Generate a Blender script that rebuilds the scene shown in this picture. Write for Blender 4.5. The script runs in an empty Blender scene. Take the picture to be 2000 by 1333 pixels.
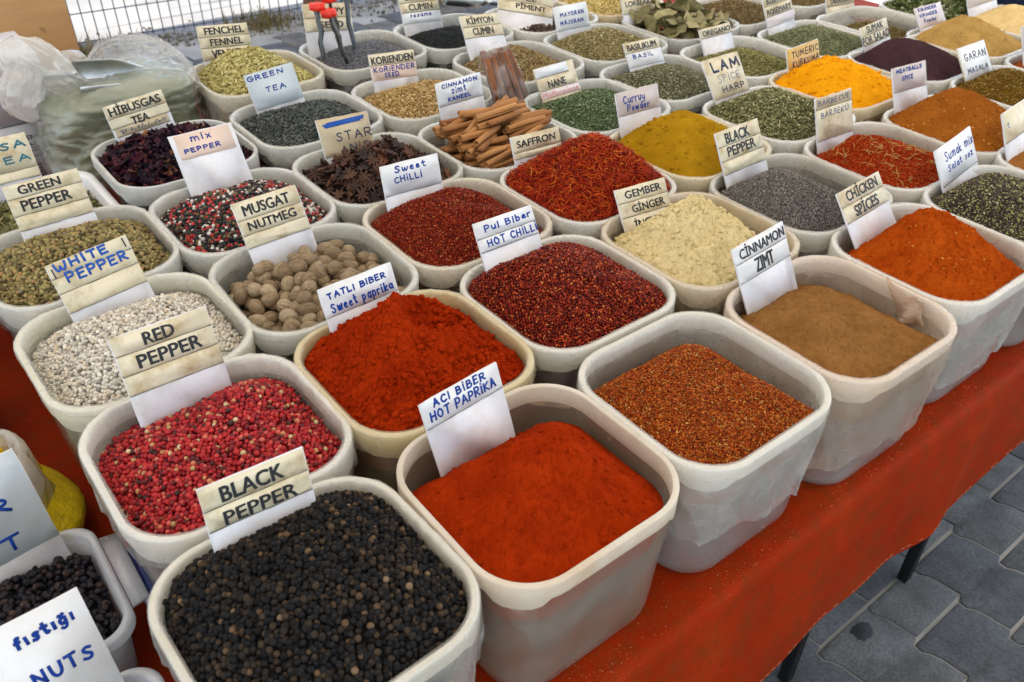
import bpy, math, random
import numpy as np
from mathutils import Matrix, Vector
R = math.radians
# ------------------------------------------------------------------ camera, sky, sun, exposure
scene = bpy.context.scene
COL = scene.collection
RIM = 0.95                      # height of the tub rims; the table top is at 0.73
camd = bpy.data.cameras.new('Camera'); cam = bpy.data.objects.new('Camera', camd); COL.objects.link(cam)
_h, _p, _r = R(38.475), R(36.722), R(0.612)
_fw = Vector((math.sin(_h)*math.cos(_p), math.cos(_h)*math.cos(_p), -math.sin(_p)))
_rt = Vector((math.cos(_h), -math.sin(_h), 0)); _up = _rt.cross(_fw)
_rt2 = _rt*math.cos(_r) + _up*math.sin(_r); _up2 = _up*math.cos(_r) - _rt*math.sin(_r)
cam.matrix_world = Matrix(((_rt2.x, _up2.x, -_fw.x, 0), (_rt2.y, _up2.y, -_fw.y, 0), (_rt2.z, _up2.z, -_fw.z, RIM+0.7144), (0, 0, 0, 1)))
camd.sensor_width = 36; camd.lens = 36*1667.15/2000; camd.clip_start = 0.02; camd.clip_end = 500
camd.dof.use_dof = True; camd.dof.focus_distance = 1.3; camd.dof.aperture_fstop = 9
scene.camera = cam
SUN_EL, SUN_AZ = R(58), R(75)   # azimuth measured from +Y towards +X
wd = bpy.data.worlds.new('World'); scene.world = wd; wd.use_nodes = True
nt = wd.node_tree; bg = nt.nodes['Background']; sky = nt.nodes.new('ShaderNodeTexSky')
sky.sky_type = 'NISHITA'; sky.sun_disc = False; sky.sun_elevation = SUN_EL; sky.sun_rotation = SUN_AZ
nt.links.new(sky.outputs[0], bg.inputs[0]); bg.inputs[1].default_value = 0.15
sl = bpy.data.lights.new('Sun', 'SUN'); sl.energy = 4.0; sl.angle = R(0.5); sl.color = (1, 0.94, 0.84)
so = bpy.data.objects.new('Sun', sl); COL.objects.link(so); so.location = (3, 0, 8)
_d = Vector((math.sin(SUN_AZ)*math.cos(SUN_EL), math.cos(SUN_AZ)*math.cos(SUN_EL), math.sin(SUN_EL)))
so.rotation_euler = _d.to_track_quat('Z', 'Y').to_euler()
scene.view_settings.view_transform = 'Standard'; scene.view_settings.look = 'None'
scene.view_settings.exposure = 1.66; scene.view_settings.gamma = 1.0
cy = scene.cycles
cy.max_bounces = 8; cy.diffuse_bounces = 4; cy.glossy_bounces = 3; cy.transmission_bounces = 5; cy.transparent_max_bounces = 12
cy.use_denoising = True
try: cy.caustics_reflective = False; cy.caustics_refractive = False
except Exception: pass

# ------------------------------------------------------------------ helpers: noise, meshes, objects
rng = np.random.default_rng(7); random.seed(7)
def _hash(ix, iy, seed):
    n = (ix.astype(np.int64)*374761393 + iy.astype(np.int64)*668265263 + seed*974634777) & 0x7fffffff
    n = ((n ^ (n >> 13))*1274126177) & 0x7fffffff
    return ((n ^ (n >> 16)) & 0xffff)/65535.0
def vnoise(x, y, seed=0):
    ix, iy = np.floor(x), np.floor(y); fx, fy = x-ix, y-iy
    fx = fx*fx*(3-2*fx); fy = fy*fy*(3-2*fy)
    a, b = _hash(ix, iy, seed), _hash(ix+1, iy, seed); c, d = _hash(ix, iy+1, seed), _hash(ix+1, iy+1, seed)
    return (a+(b-a)*fx) + ((c+(d-c)*fx)-(a+(b-a)*fx))*fy
def fbm(x, y, seed=0, oct=4, gain=0.5):
    s = 0; a = 1; t = 0
    for o in range(oct):
        s = s + a*(vnoise(x*2**o+o*17.3, y*2**o-o*9.1, seed+o)-0.5); t += a; a *= gain
    return s/t*2
def mesh_np(name, V, loops, sizes, mat_idx=None, smooth=True):
    me = bpy.data.meshes.new(name)
    V = np.asarray(V, np.float32); loops = np.asarray(loops, np.int32).ravel(); sizes = np.asarray(sizes, np.int32)
    me.vertices.add(len(V)); me.vertices.foreach_set('co', V.ravel())
    me.loops.add(len(loops)); me.loops.foreach_set('vertex_index', loops)
    me.polygons.add(len(sizes)); st = np.concatenate([[0], np.cumsum(sizes)[:-1]]).astype(np.int32)
    me.polygons.foreach_set('loop_start', st); me.polygons.foreach_set('loop_total', sizes)
    if smooth: me.polygons.foreach_set('use_smooth', np.ones(len(sizes), bool))
    if mat_idx is not None: me.polygons.foreach_set('material_index', np.asarray(mat_idx, np.int32))
    me.update(calc_edges=True); me.validate()
    return me
class MB:
    """collects vertices and faces of ONE mesh"""
    def __init__(s): s.v = []; s.f = []; s.m = []; s.n = 0
    def add(s, V, F, mi=0):
        V = np.asarray(V, float).reshape(-1, 3); s.v.append(V)
        for f in F: s.f.append([i+s.n for i in f]); s.m.append(mi)
        s.n += len(V); return s
    def box(s, lo, hi, mi=0):
        (a, b, c), (d, e, f) = lo, hi
        return s.add([(a,b,c),(d,b,c),(d,e,c),(a,e,c),(a,b,f),(d,b,f),(d,e,f),(a,e,f)],
                     [(0,3,2,1),(4,5,6,7),(0,1,5,4),(1,2,6,5),(2,3,7,6),(3,0,4,7)], mi)
    def prism(s, pts, z0, z1, mi=0):
        n = len(pts)
        V = [(x, y, z0) for x, y in pts]+[(x, y, z1) for x, y in pts]
        F = [tuple(range(n-1, -1, -1)), tuple(range(n, 2*n))]+[(i, (i+1) % n, n+(i+1) % n, n+i) for i in range(n)]
        return s.add(V, F, mi)
    def loft(s, rings, cap0=False, cap1=False, closed=True, mi=0):
        n = len(rings[0]); V = np.concatenate([np.asarray(r, float) for r in rings]); F = []
        for k in range(len(rings)-1):
            for i in range(n if closed else n-1):
                j = (i+1) % n; F.append((k*n+i, k*n+j, (k+1)*n+j, (k+1)*n+i))
        if cap0: F.append(tuple(range(n-1, -1, -1)))
        if cap1: F.append(tuple(range((len(rings)-1)*n, len(rings)*n)))
        return s.add(V, F, mi)
    def tube(s, pts, rad, n=8, mi=0, caps=True):
        pts = [Vector(p) for p in pts]; rings = []
        rads = rad if hasattr(rad, '__len__') else [rad]*len(pts)
        prev = None
        for i, p in enumerate(pts):
            t = (pts[min(i+1, len(pts)-1)]-pts[max(i-1, 0)]).normalized()
            if prev is None: u = t.orthogonal().normalized()
            else: u = (prev-t*prev.dot(t)).normalized()
            prev = u; w = t.cross(u)
            rings.append([tuple(p+(u*math.cos(a)+w*math.sin(a))*rads[i]) for a in [2*math.pi*k/n for k in range(n)]])
        return s.loft(rings, caps, caps, mi=mi)
    def build(s, name, mats, parent=None, smooth=False, loc=None):
        V = np.concatenate(s.v); me = mesh_np(name, V, [i for f in s.f for i in f], [len(f) for f in s.f], s.m, smooth)
        return link(name, me, mats, parent, loc)
def link(name, me, mats, parent=None, loc=None):
    for m in (mats if isinstance(mats, (list, tuple)) else [mats]): me.materials.append(m)
    o = bpy.data.objects.new(name, me); COL.objects.link(o)
    if parent is not None: o.parent = parent
    if loc is not None: o.location = loc
    return o
def empty(name, loc=(0, 0, 0), rz=0.0):
    o = bpy.data.objects.new(name, None); o.empty_display_size = 0.05; COL.objects.link(o)
    o.location = loc; o.rotation_euler = (0, 0, rz); return o
def tag(o, label=None, cat=None, group=None, kind=None):
    if label: o['label'] = label
    if cat: o['category'] = cat
    if group: o['group'] = group
    if kind: o['kind'] = kind
    return o
def rr(a, b, r, K=12, M=10):
    """rounded rectangle, same parametrisation for every size: counter-clockwise from the +x side"""
    r = max(min(r, a-1e-4, b-1e-4), 1e-4); P = []
    for k, (sx, sy) in enumerate([(1, 1), (-1, 1), (-1, -1), (1, -1)]):
        cx, cyy = (a-r)*sx, (b-r)*sy
        for i in range(K):
            an = math.pi/2*(k+i/(K-1)); P.append((cx+r*math.cos(an), cyy+r*math.sin(an)))
        nx, ny = [(-1, 1), (-1, -1), (1, -1), (1, 1)][k]
        e = math.pi/2*(k+1); p0 = np.array([cx+r*math.cos(e), cyy+r*math.sin(e)])
        p1 = np.array([(a-r)*nx+r*math.cos(e), (b-r)*ny+r*math.sin(e)])
        for i in range(1, M+1): P.append(tuple(p0+(p1-p0)*i/(M+1)))
    return np.array(P)
# ------------------------------------------------------------------ materials
def _new(name):
    m = bpy.data.materials.new(name); m.use_nodes = True; nt = m.node_tree
    return m, nt, nt.nodes['Principled BSDF'], nt.nodes['Material Output']
def N(nt, t, **kw):
    n = nt.nodes.new(t)
    for k, v in kw.items(): setattr(n, k, v)
    return n
def coords(nt, per_object=True):
    tc = N(nt, 'ShaderNodeTexCoord')
    if not per_object: return tc.outputs['Object']
    oi = N(nt, 'ShaderNodeObjectInfo'); ml = N(nt, 'ShaderNodeVectorMath', operation='SCALE'); ad = N(nt, 'ShaderNodeVectorMath', operation='ADD')
    cb = N(nt, 'ShaderNodeCombineXYZ')
    for i in range(3): nt.links.new(oi.outputs['Random'], cb.inputs[i])
    nt.links.new(cb.outputs[0], ml.inputs[0]); ml.inputs['Scale'].default_value = 7.3
    nt.links.new(tc.outputs['Object'], ad.inputs[0]); nt.links.new(ml.outputs[0], ad.inputs[1])
    return ad.outputs[0]
def noise(nt, co, scale, detail=4, rough=0.55):
    n = N(nt, 'ShaderNodeTexNoise'); n.inputs['Scale'].default_value = scale; n.inputs['Detail'].default_value = detail
    n.inputs['Roughness'].default_value = rough; nt.links.new(co, n.inputs['Vector']); return n.outputs['Fac']
def ramp(nt, fac, stops, interp='LINEAR'):
    r = N(nt, 'ShaderNodeValToRGB'); r.color_ramp.interpolation = interp; e = r.color_ramp.elements
    while len(e) < len(stops): e.new(0.5)
    for i, (p, c) in enumerate(stops): e[i].position = p; e[i].color = (*c, 1)
    nt.links.new(fac, r.inputs['Fac']); return r.outputs['Color']
def mixc(nt, a, b, fac, mode='MIX'):
    m = N(nt, 'ShaderNodeMix', data_type='RGBA', blend_type=mode)
    for s, v in ((m.inputs['Factor'], fac), (m.inputs['A'], a), (m.inputs['B'], b)):
        if hasattr(v, 'node'): nt.links.new(v, s)
        else: s.default_value = (*v, 1) if isinstance(v, (tuple, list)) else v
    return m.outputs['Result']
def bump(nt, bsdf, fac, strength, dist):
    b = N(nt, 'ShaderNodeBump'); b.inputs['Strength'].default_value = strength; b.inputs['Distance'].default_value = dist
    nt.links.new(fac, b.inputs['Height'])
    if bsdf is not None: nt.links.new(b.outputs[0], bsdf.inputs['Normal'])
    return b.outputs[0]
def sc(c, k): return tuple(min(1, x*k) for x in c)
def m_plain(name, c, rough=0.5, spec=0.5, metal=0.0, var=0.15, scale=8, bmp=0.0, bscale=60, bdist=0.002, coat=0.0):
    m, nt, p, out = _new(name); co = coords(nt)
    f = noise(nt, co, scale, 5)
    nt.links.new(ramp(nt, f, [(0.3, sc(c, 1-var)), (0.7, sc(c, 1+var))]), p.inputs['Base Color'])
    p.inputs['Roughness'].default_value = rough; p.inputs['Specular IOR Level'].default_value = spec
    p.inputs['Metallic'].default_value = metal; p.inputs['Coat Weight'].default_value = coat
    if bmp: bump(nt, p, noise(nt, co, bscale, 4), bmp, bdist)
    return m
def m_powder(name, c, c2=None, var=0.18, bscale=420, bmp=0.8, bdist=0.0015, speck=None):
    m, nt, p, out = _new(name); co = coords(nt)
    f = noise(nt, co, 22, 6, 0.65); g = noise(nt, co, 700, 3, 0.7)
    col = ramp(nt, f, [(0.3, sc(c, 1-var)), (0.7, c2 or sc(c, 1+var))])
    col = mixc(nt, col, ramp(nt, g, [(0.3, (0.62,)*3), (0.72, (1.25,)*3)]), 0.75, 'MULTIPLY')
    if speck:
        v = N(nt, 'ShaderNodeTexVoronoi'); v.inputs['Scale'].default_value = speck[1]; nt.links.new(co, v.inputs['Vector'])
        s = ramp(nt, v.outputs['Color'], [(speck[2], (0, 0, 0)), (speck[2]+0.02, (1, 1, 1))])
        col = mixc(nt, col, speck[0], s)
    nt.links.new(col, p.inputs['Base Color'])
    p.inputs['Roughness'].default_value = 1; p.inputs['Specular IOR Level'].default_value = 0.02
    bump(nt, p, noise(nt, co, bscale, 5, 0.7), bmp, bdist)
    return m
def m_grain(name, stops, rough=0.6, spec=0.4, bmp=0.4, bscale=900, bdist=0.0006, transl=0.0):
    """every loose grain takes its own colour from the ramp"""
    m, nt, p, out = _new(name); geo = N(nt, 'ShaderNodeNewGeometry'); co = coords(nt)
    col = ramp(nt, geo.outputs['Random Per Island'], stops)
    f = noise(nt, co, bscale*0.5, 3)
    col = mixc(nt, col, ramp(nt, f, [(0.3, (0.7,)*3), (0.7, (1.25,)*3)]), 0.8, 'MULTIPLY')
    nt.links.new(col, p.inputs['Base Color']); p.inputs['Roughness'].default_value = rough; p.inputs['Specular IOR Level'].default_value = spec*.4
    if bmp: bump(nt, p, noise(nt, co, bscale, 3), bmp, bdist)
    return m
def m_film(name, clear, white=0.85, rough=0.22, wr=60, objcol=True, tint=(1, 1, 1), transl=0.5, bmp=.10, crinkle=0):
    """thin milky polythene: part see-through, part diffuse, glossy"""
    m, nt, p, out = _new(name); co = coords(nt)
    if objcol:
        oi = N(nt, 'ShaderNodeObjectInfo'); colr = oi.outputs['Color']
    else:
        rgb = N(nt, 'ShaderNodeRGB'); rgb.outputs[0].default_value = (*tint, 1); colr = rgb.outputs[0]
    f = noise(nt, co, 14, 5); f2 = noise(nt, co, wr, 4)
    base = mixc(nt, colr, (white,)*3, 1.0, 'MULTIPLY')
    st = mixc(nt, base, mixc(nt, colr, colr, 1.0, 'MULTIPLY'), ramp(nt, f, [(0.5, (0, 0, 0)), (0.75, (1, 1, 1))]))
    nt.links.new(st, p.inputs['Base Color']); p.inputs['Roughness'].default_value = .6; p.inputs['Specular IOR Level'].default_value = 0
    hgt = f2
    if crinkle:
        vo = N(nt, 'ShaderNodeTexVoronoi'); vo.inputs['Scale'].default_value = crinkle; wq = N(nt, 'ShaderNodeVectorMath', operation='ADD'); nz = N(nt, 'ShaderNodeTexNoise'); nz.inputs['Scale'].default_value = 9
        sw = N(nt, 'ShaderNodeVectorMath', operation='SCALE'); sw.inputs['Scale'].default_value = .10; nt.links.new(co, nz.inputs['Vector']); nt.links.new(nz.outputs['Color'], sw.inputs[0]); nt.links.new(sw.outputs[0], wq.inputs[0]); nt.links.new(co, wq.inputs[1]); nt.links.new(wq.outputs[0], vo.inputs['Vector'])
        hgt = vo.outputs['Distance']
    nrm = bump(nt, p, hgt, bmp, 0.004 if not crinkle else .012)
    tr = N(nt, 'ShaderNodeBsdfTranslucent'); nt.links.new(st, tr.inputs['Color']); nt.links.new(nrm, tr.inputs['Normal'])
    mx = N(nt, 'ShaderNodeMixShader'); mx.inputs[0].default_value = transl
    nt.links.new(p.outputs[0], mx.inputs[1]); nt.links.new(tr.outputs[0], mx.inputs[2])
    tp = N(nt, 'ShaderNodeBsdfTransparent'); nt.links.new(mixc(nt, colr, (1, 1, 1), 0.6), tp.inputs['Color'])
    m2 = N(nt, 'ShaderNodeMixShader')
    fac = ramp(nt, f, [(0.3, (max(0, clear-0.14),)*3), (0.7, (min(1, clear+0.14),)*3)])
    nt.links.new(fac, m2.inputs[0]); nt.links.new(mx.outputs[0], m2.inputs[1]); nt.links.new(tp.outputs[0], m2.inputs[2])
    gl = N(nt, 'ShaderNodeBsdfGlossy'); gl.inputs['Roughness'].default_value = rough*.8; nt.links.new(nrm, gl.inputs['Normal'])
    lw = N(nt, 'ShaderNodeLayerWeight'); nt.links.new(nrm, lw.inputs['Normal']); lw.inputs['Blend'].default_value = .5
    fr = ramp(nt, lw.outputs['Facing'], [(0, (.05,)*3), (.6, (.09,)*3), (.85, (.22,)*3), (1, (.6,)*3)])
    m3 = N(nt, 'ShaderNodeMixShader'); nt.links.new(fr, m3.inputs[0]); nt.links.new(m2.outputs[0], m3.inputs[1]); nt.links.new(gl.outputs[0], m3.inputs[2])
    nt.links.new(m3.outputs[0], out.inputs['Surface'])
    return m
M_TUB = m_film('milky_plastic', 0.78, 0.62, 0.22, 25, True, transl=0.40)
M_RIM = m_film('milky_rim_plastic', 0.24, 0.92, 0.25, 25, True, transl=0.35)
M_LINER = m_film('liner_film', 0.72, 0.92, 0.14, 90, True, transl=0.40)
M_CLEARBAG = m_film('clear_bag_film', 0.80, 0.9, 0.10, 50, False, (1, 1, 1), 0.35, 1.0, 30)
M_BAGSHELL = m_film('bag_shell_film', 0.94, 0.9, 0.10, 50, False, (1, 1, 1), 0.3, 1.0, 30)
M_WHITEBAG = m_film('white_bag_film', 0.50, 0.9, 0.13, 60, False, (1, 0.985, 0.95), 0.5, 1.0, 30)
def m_card(name, c, stain, amt=0.5):
    m, nt, p, out = _new(name); co = coords(nt)
    f = noise(nt, co, 28, 6, 0.65); g = noise(nt, co, 160, 4, 0.7)
    col = mixc(nt, c, stain, ramp(nt, f, [(0.46, (0, 0, 0)), (0.70, (amt,)*3)]))
    col = mixc(nt, col, (0.12, 0.09, 0.06), ramp(nt, g, [(0.68, (0, 0, 0)), (0.76, (0.45,)*3)]))
    nt.links.new(col, p.inputs['Base Color']); p.inputs['Roughness'].default_value = 0.45
    bump(nt, p, f, 0.15, 0.002); return m
M_BOARD = m_card('white_board', (0.74, 0.74, 0.78), (0.52, 0.44, 0.34), 0.4)
STRIP = {'cream': m_card('cream_paper', (0.70, 0.63, 0.46), (0.42, 0.29, 0.12), 0.85), 'white': m_card('white_paper', (0.75, 0.76, 0.78), (0.55, 0.5, 0.4), 0.3),
         'peach': m_card('peach_paper', (0.72, 0.55, 0.46), (0.6, 0.42, 0.3), 0.3), 'mauve': m_card('mauve_paper', (0.55, 0.48, 0.46), (0.4, 0.34, 0.3), 0.3),
         'pink': m_card('pale_pink_paper', (0.74, 0.66, 0.66), (0.6, 0.5, 0.45), 0.3), 'yellow': m_card('turmeric_stained_paper', (0.66, 0.42, 0.11), (0.4, 0.22, 0.05), 0.6),
         'tan': m_card('tan_paper', (0.56, 0.46, 0.30), (0.35, 0.26, 0.13), 0.5), 'blue': m_card('pale_blue_paper', (0.52, 0.58, 0.62), (0.45, 0.45, 0.42), 0.3)}
M_EDGE = m_plain('dark_seam', (0.10, 0.08, 0.05), 0.9, 0.1)  # thin dark brown line below the paper strips and across the carton
INK = {'P': m_plain('black_print', (0.018, 0.02, 0.024), 0.5, 0.3), 'H': m_plain('blue_marker', (0.010, 0.045, 0.27), 0.6, 0.1), 'B': m_plain('broad_blue_marker', (0.015, 0.09, 0.42), 0.5, 0.3),
       'K': m_plain('dark_marker', (0.012, 0.022, 0.07), 0.5, 0.3), 'G': m_plain('faded_grey_marker', (0.26, 0.28, 0.32), 0.6, 0.3), 'R': m_plain('faded_pink_print', (0.62, 0.22, 0.22), 0.6, 0.3),
       'h': m_plain('smudged_blue_marker', (0.06, 0.1, 0.22), 0.6, 0.3), 'T': m_plain('teal_marker', (0.02, 0.15, 0.22), 0.5, 0.3)}
INK['M'] = INK['K']
# ------------------------------------------------------------------ setting: ground
TABLE = 0.73
def m_ground():
    m, nt, p, out = _new('sandy_joint'); co = coords(nt, False)
    f = noise(nt, co, 3, 6)
    nt.links.new(ramp(nt, f, [(0.35, (0.22, 0.22, 0.21)), (0.65, (0.38, 0.365, 0.34))]), p.inputs['Base Color'])
    p.inputs['Roughness'].default_value = 0.95; bump(nt, p, noise(nt, co, 90, 4), 0.6, 0.004); return m
def m_paver():
    m, nt, p, out = _new('paver_concrete'); co = coords(nt, False); geo = N(nt, 'ShaderNodeNewGeometry')
    f = noise(nt, co, 9, 6, 0.7); g = noise(nt, co, 150, 4, 0.7)
    col = ramp(nt, geo.outputs['Random Per Island'], [(0, (0.078, 0.084, 0.092)), (0.55, (0.104, 0.109, 0.115)), (0.85, (0.126, 0.128, 0.128)), (1, (0.15, 0.138, 0.12))])
    col = mixc(nt, col, ramp(nt, f, [(0.3, (0.45,)*3), (0.72, (1.3,)*3)]), 1.0, 'MULTIPLY')
    col = mixc(nt, col, ramp(nt, g, [(0.3, (0.5,)*3), (0.68, (1.25,)*3)]), 1.0, 'MULTIPLY')
    s = noise(nt, co, 1.9, 3, 0.4)
    col = mixc(nt, col, (0.028, 0.028, 0.03), ramp(nt, s, [(0.70, (0, 0, 0)), (0.735, (0.8,)*3)]))
    nt.links.new(col, p.inputs['Base Color']); p.inputs['Roughness'].default_value = 0.85
    bump(nt, p, g, 0.7, 0.002); return m
def m_far():
    m, nt, p, out = _new('sunlit_concrete'); co = coords(nt, False)
    f = noise(nt, co, 0.7, 6, 0.7); w = N(nt, 'ShaderNodeTexNoise'); mp = N(nt, 'ShaderNodeMapping')
    mp.inputs['Scale'].default_value = (0.35, 6.0, 1); nt.links.new(co, mp.inputs['Vector']); nt.links.new(mp.outputs[0], w.inputs['Vector']); w.inputs['Scale'].default_value = 1.6
    col = ramp(nt, f, [(0.3, (0.13, 0.128, 0.126)), (0.7, (0.24, 0.236, 0.23))])
    col = mixc(nt, col, (0.06, 0.063, 0.07), ramp(nt, w.outputs['Fac'], [(0.60, (0, 0, 0)), (0.66, (0.75,)*3)]))  # bluish dark streaks: shadows on the yard painted into its colour
    nt.links.new(col, p.inputs['Base Color']); p.inputs['Roughness'].default_value = 0.9; bump(nt, p, noise(nt, co, 40, 4), 0.4, 0.01); return m
g = MB().add([(-120, -60, 0), (160, -60, 0), (160, 200, 0), (-120, 200, 0)], [(0, 1, 2, 3)]).build('ground', m_ground()); tag(g, kind='structure')
fy0, fy1 = 6.35, 5.15             # the far concrete starts behind the wire fence
g = MB().add([(-60, 5.75, 0.004), (9, 5.35, 0.004), (120, -2, 0.004), (160, 200, 0.004), (-60, 200, 0.004)], [(0, 1, 2, 3, 4)]).build('concrete_yard', m_far()); tag(g, kind='structure')
pv = MB()
PW, PL = 0.187, 0.24            # interlocking blocks, every other column shifted by half a block
for i in range(-2, 20):
    x0 = 1.22+(i-6)*PW; ys = [-1.24+0.24*k+(0.12 if i % 2 else 0.0)+.0 for k in range(28)]
    cuts = sorted(ys+([0.44] if i == 7 else []))
    for yb, yt in zip(cuts[:-1], cuts[1:]):
        if (x0 < 0.2 and yb < 3.0) or yb > 4.95: continue
        jx = 0.0030; jy = 0.0050; K = max(1, round((yt-yb)/.12))
        def edge(x):     # stepped edge: a kink at every half block
            P = []
            for k in range(K):
                y = yb+k*.12; P += [(x+.012, y+.004), (x+.006, y+.062), (x-.001, y+.082), (x-.013, y+.098), (x-.010, y+.116)]
            P[0] = (P[0][0], yb+jy); P[-1] = (P[-1][0], yt-jy); return P
        L = edge(x0+jx); Rr = edge(x0+PW-jx); pts = Rr+L[::-1]
        cx = x0+PW/2; cyy = (yb+yt)/2; zt = 0.0055+random.uniform(-0.0012, 0.0012); tx, ty = random.uniform(-.006, .006), random.uniform(-.006, .006)
        ins = [(cx+(p_[0]-cx)*0.955, cyy+(p_[1]-cyy)*(1-.009/(yt-yb))) for p_ in pts]
        zz = lambda p_: zt+(p_[0]-cx)*tx+(p_[1]-cyy)*ty
        V3 = [(x, y, 0.0008) for x, y in pts]+[(x, y, zz((x, y))-0.0024) for x, y in pts]+[(x, y, zz((x, y))) for x, y in ins]; n = len(pts); h_ = n//2
        F = [(k*n+a_, k*n+(a_+1) % n, (k+1)*n+(a_+1) % n, (k+1)*n+a_) for k in range(2) for a_ in range(n)]+[(2*n+a_, 2*n+a_+1, 2*n+n-2-a_, 2*n+n-1-a_) for a_ in range(h_-1)]
        pv.add(V3, F)
o = pv.build('pavement', m_paver()); tag(o, kind='structure')
# ------------------------------------------------------------------ table
def m_cloth():
    m, nt, p, out = _new('red_oilcloth'); co = coords(nt, False)
    f = noise(nt, co, 5, 6, 0.65); g2 = noise(nt, co, 30, 5, 0.7); v = N(nt, 'ShaderNodeTexVoronoi'); v.inputs['Scale'].default_value = 240; nt.links.new(co, v.inputs['Vector'])
    col = ramp(nt, f, [(0.25, (0.20, 0.013, 0.002)), (0.55, (0.28, 0.020, 0.0025)), (0.8, (0.31, 0.036, 0.004))])
    col = mixc(nt, col, (0.14, 0.030, 0.006), ramp(nt, g2, [(0.42, (0, 0, 0)), (0.72, (0.8,)*3)]))
    col = mixc(nt, col, (0.50, 0.20, 0.10), ramp(nt, v.outputs['Distance'], [(0.07, (0.8,)*3), (0.12, (0, 0, 0))]))
    nt.links.new(col, p.inputs['Base Color']); p.inputs['Roughness'].default_value = 0.55; p.inputs['Specular IOR Level'].default_value = 0.03
    bump(nt, p, f, 0.35, 0.012); return m
M_CLOTH = m_cloth()
tb = empty('stall_table', (1.4, 1.3, 0)); tag(tb, 'long low market table under the spice tubs, with thin dark metal legs', 'table')
XA, XB, YA, YB = -0.75, 3.3, 0.372, 2.55
MB().box((XA-1.4+.01, YA-1.3+.01, TABLE-0.03), (XB-1.4-.01, YB-1.3-.01, TABLE-0.004)).build('tabletop', m_plain('plywood', (0.35, 0.25, 0.15), 0.7), tb)
M_LEG = m_plain('black_iron', (0.008, 0.008, 0.009), 0.5, 0.3)
for lx, ly in ((1.100, .440), (1.535, .430), (0.1, .44), (2.3, .44), (3.1, .44), (-.5, .44), (-.5, 2.4), (.8, 2.4), (2.0, 2.4), (3.1, 2.4)):
    MB().box((lx-1.4-.013, ly-1.3-.011, 0.0122), (lx-1.4+.013, ly-1.3+.011, TABLE-0.031)).build('leg', M_LEG, tb)
# cloth: top, rounded fold, hanging front with gentle waves and a ragged hem
xs = np.arange(XA, XB+0.001, 0.015); rows = []
yz = [(YB, TABLE), (2.0, TABLE), (1.2, TABLE), (0.6, TABLE), (0.42, TABLE), (0.385, TABLE-.0008), (0.374, TABLE-.004), (0.369, TABLE-.011)]
for k in range(1, 15): yz.append((0.369-0.021*k/14, TABLE-0.011-0.277*k/14))
V = []
for q, (y, z) in enumerate(yz):
    hang = max(0, TABLE-0.011-z)
    w = (vnoise(xs*3.1, xs*0, 5)-.5)*0.07*hang + (vnoise(xs*9.5+hang*4, xs*0+z*2, 6)-.5)*0.09*hang+(vnoise(xs*2.2+hang*6, xs*0, 16)-.5)*.08*hang
    zz = z + (fbm(xs*12, xs*0, 8, 4)*0.004 if q == len(yz)-1 else 0) + (vnoise(xs*1.1, xs*0, 9)-.5)*0.008*(hang/.277)
    if hang == 0: zz = z + 0*xs
    V.append(np.stack([xs, y+w, zz+0*xs], 1))
n = len(xs); Vv = np.concatenate(V); F = [(k*n+i, (k+1)*n+i, (k+1)*n+i+1, k*n+i+1) for k in range(len(yz)-1) for i in range(n-1)]
cl = empty('tablecloth', (1.4, 0.37, TABLE)); tag(cl, 'red oilcloth spread over the table and hanging down its front edge', 'tablecloth')
me = mesh_np('cloth_sheet', Vv-np.array([1.4, .37, TABLE]), [i for f in F for i in f], [4]*len(F)); link('cloth_sheet', me, M_CLOTH, cl)
hp = [(x-1.4, y-.37-.0012, z-TABLE+0.012+random.uniform(-.0012, .0012)) for x, y, z in V[-1][::1]]
sm = MB()
for i in range(0, len(hp)-1):
    a, b = Vector(hp[i]), Vector(hp[i+1]); d = b-a
    if random.random() < .6: sm.tube([a+d*.12, a+d*.8], 0.0006, 5)
tag(sm.build('hem_stitching', m_plain('pale_thread', (0.42, 0.16, 0.08), 0.9), cl), kind='stuff')
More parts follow.
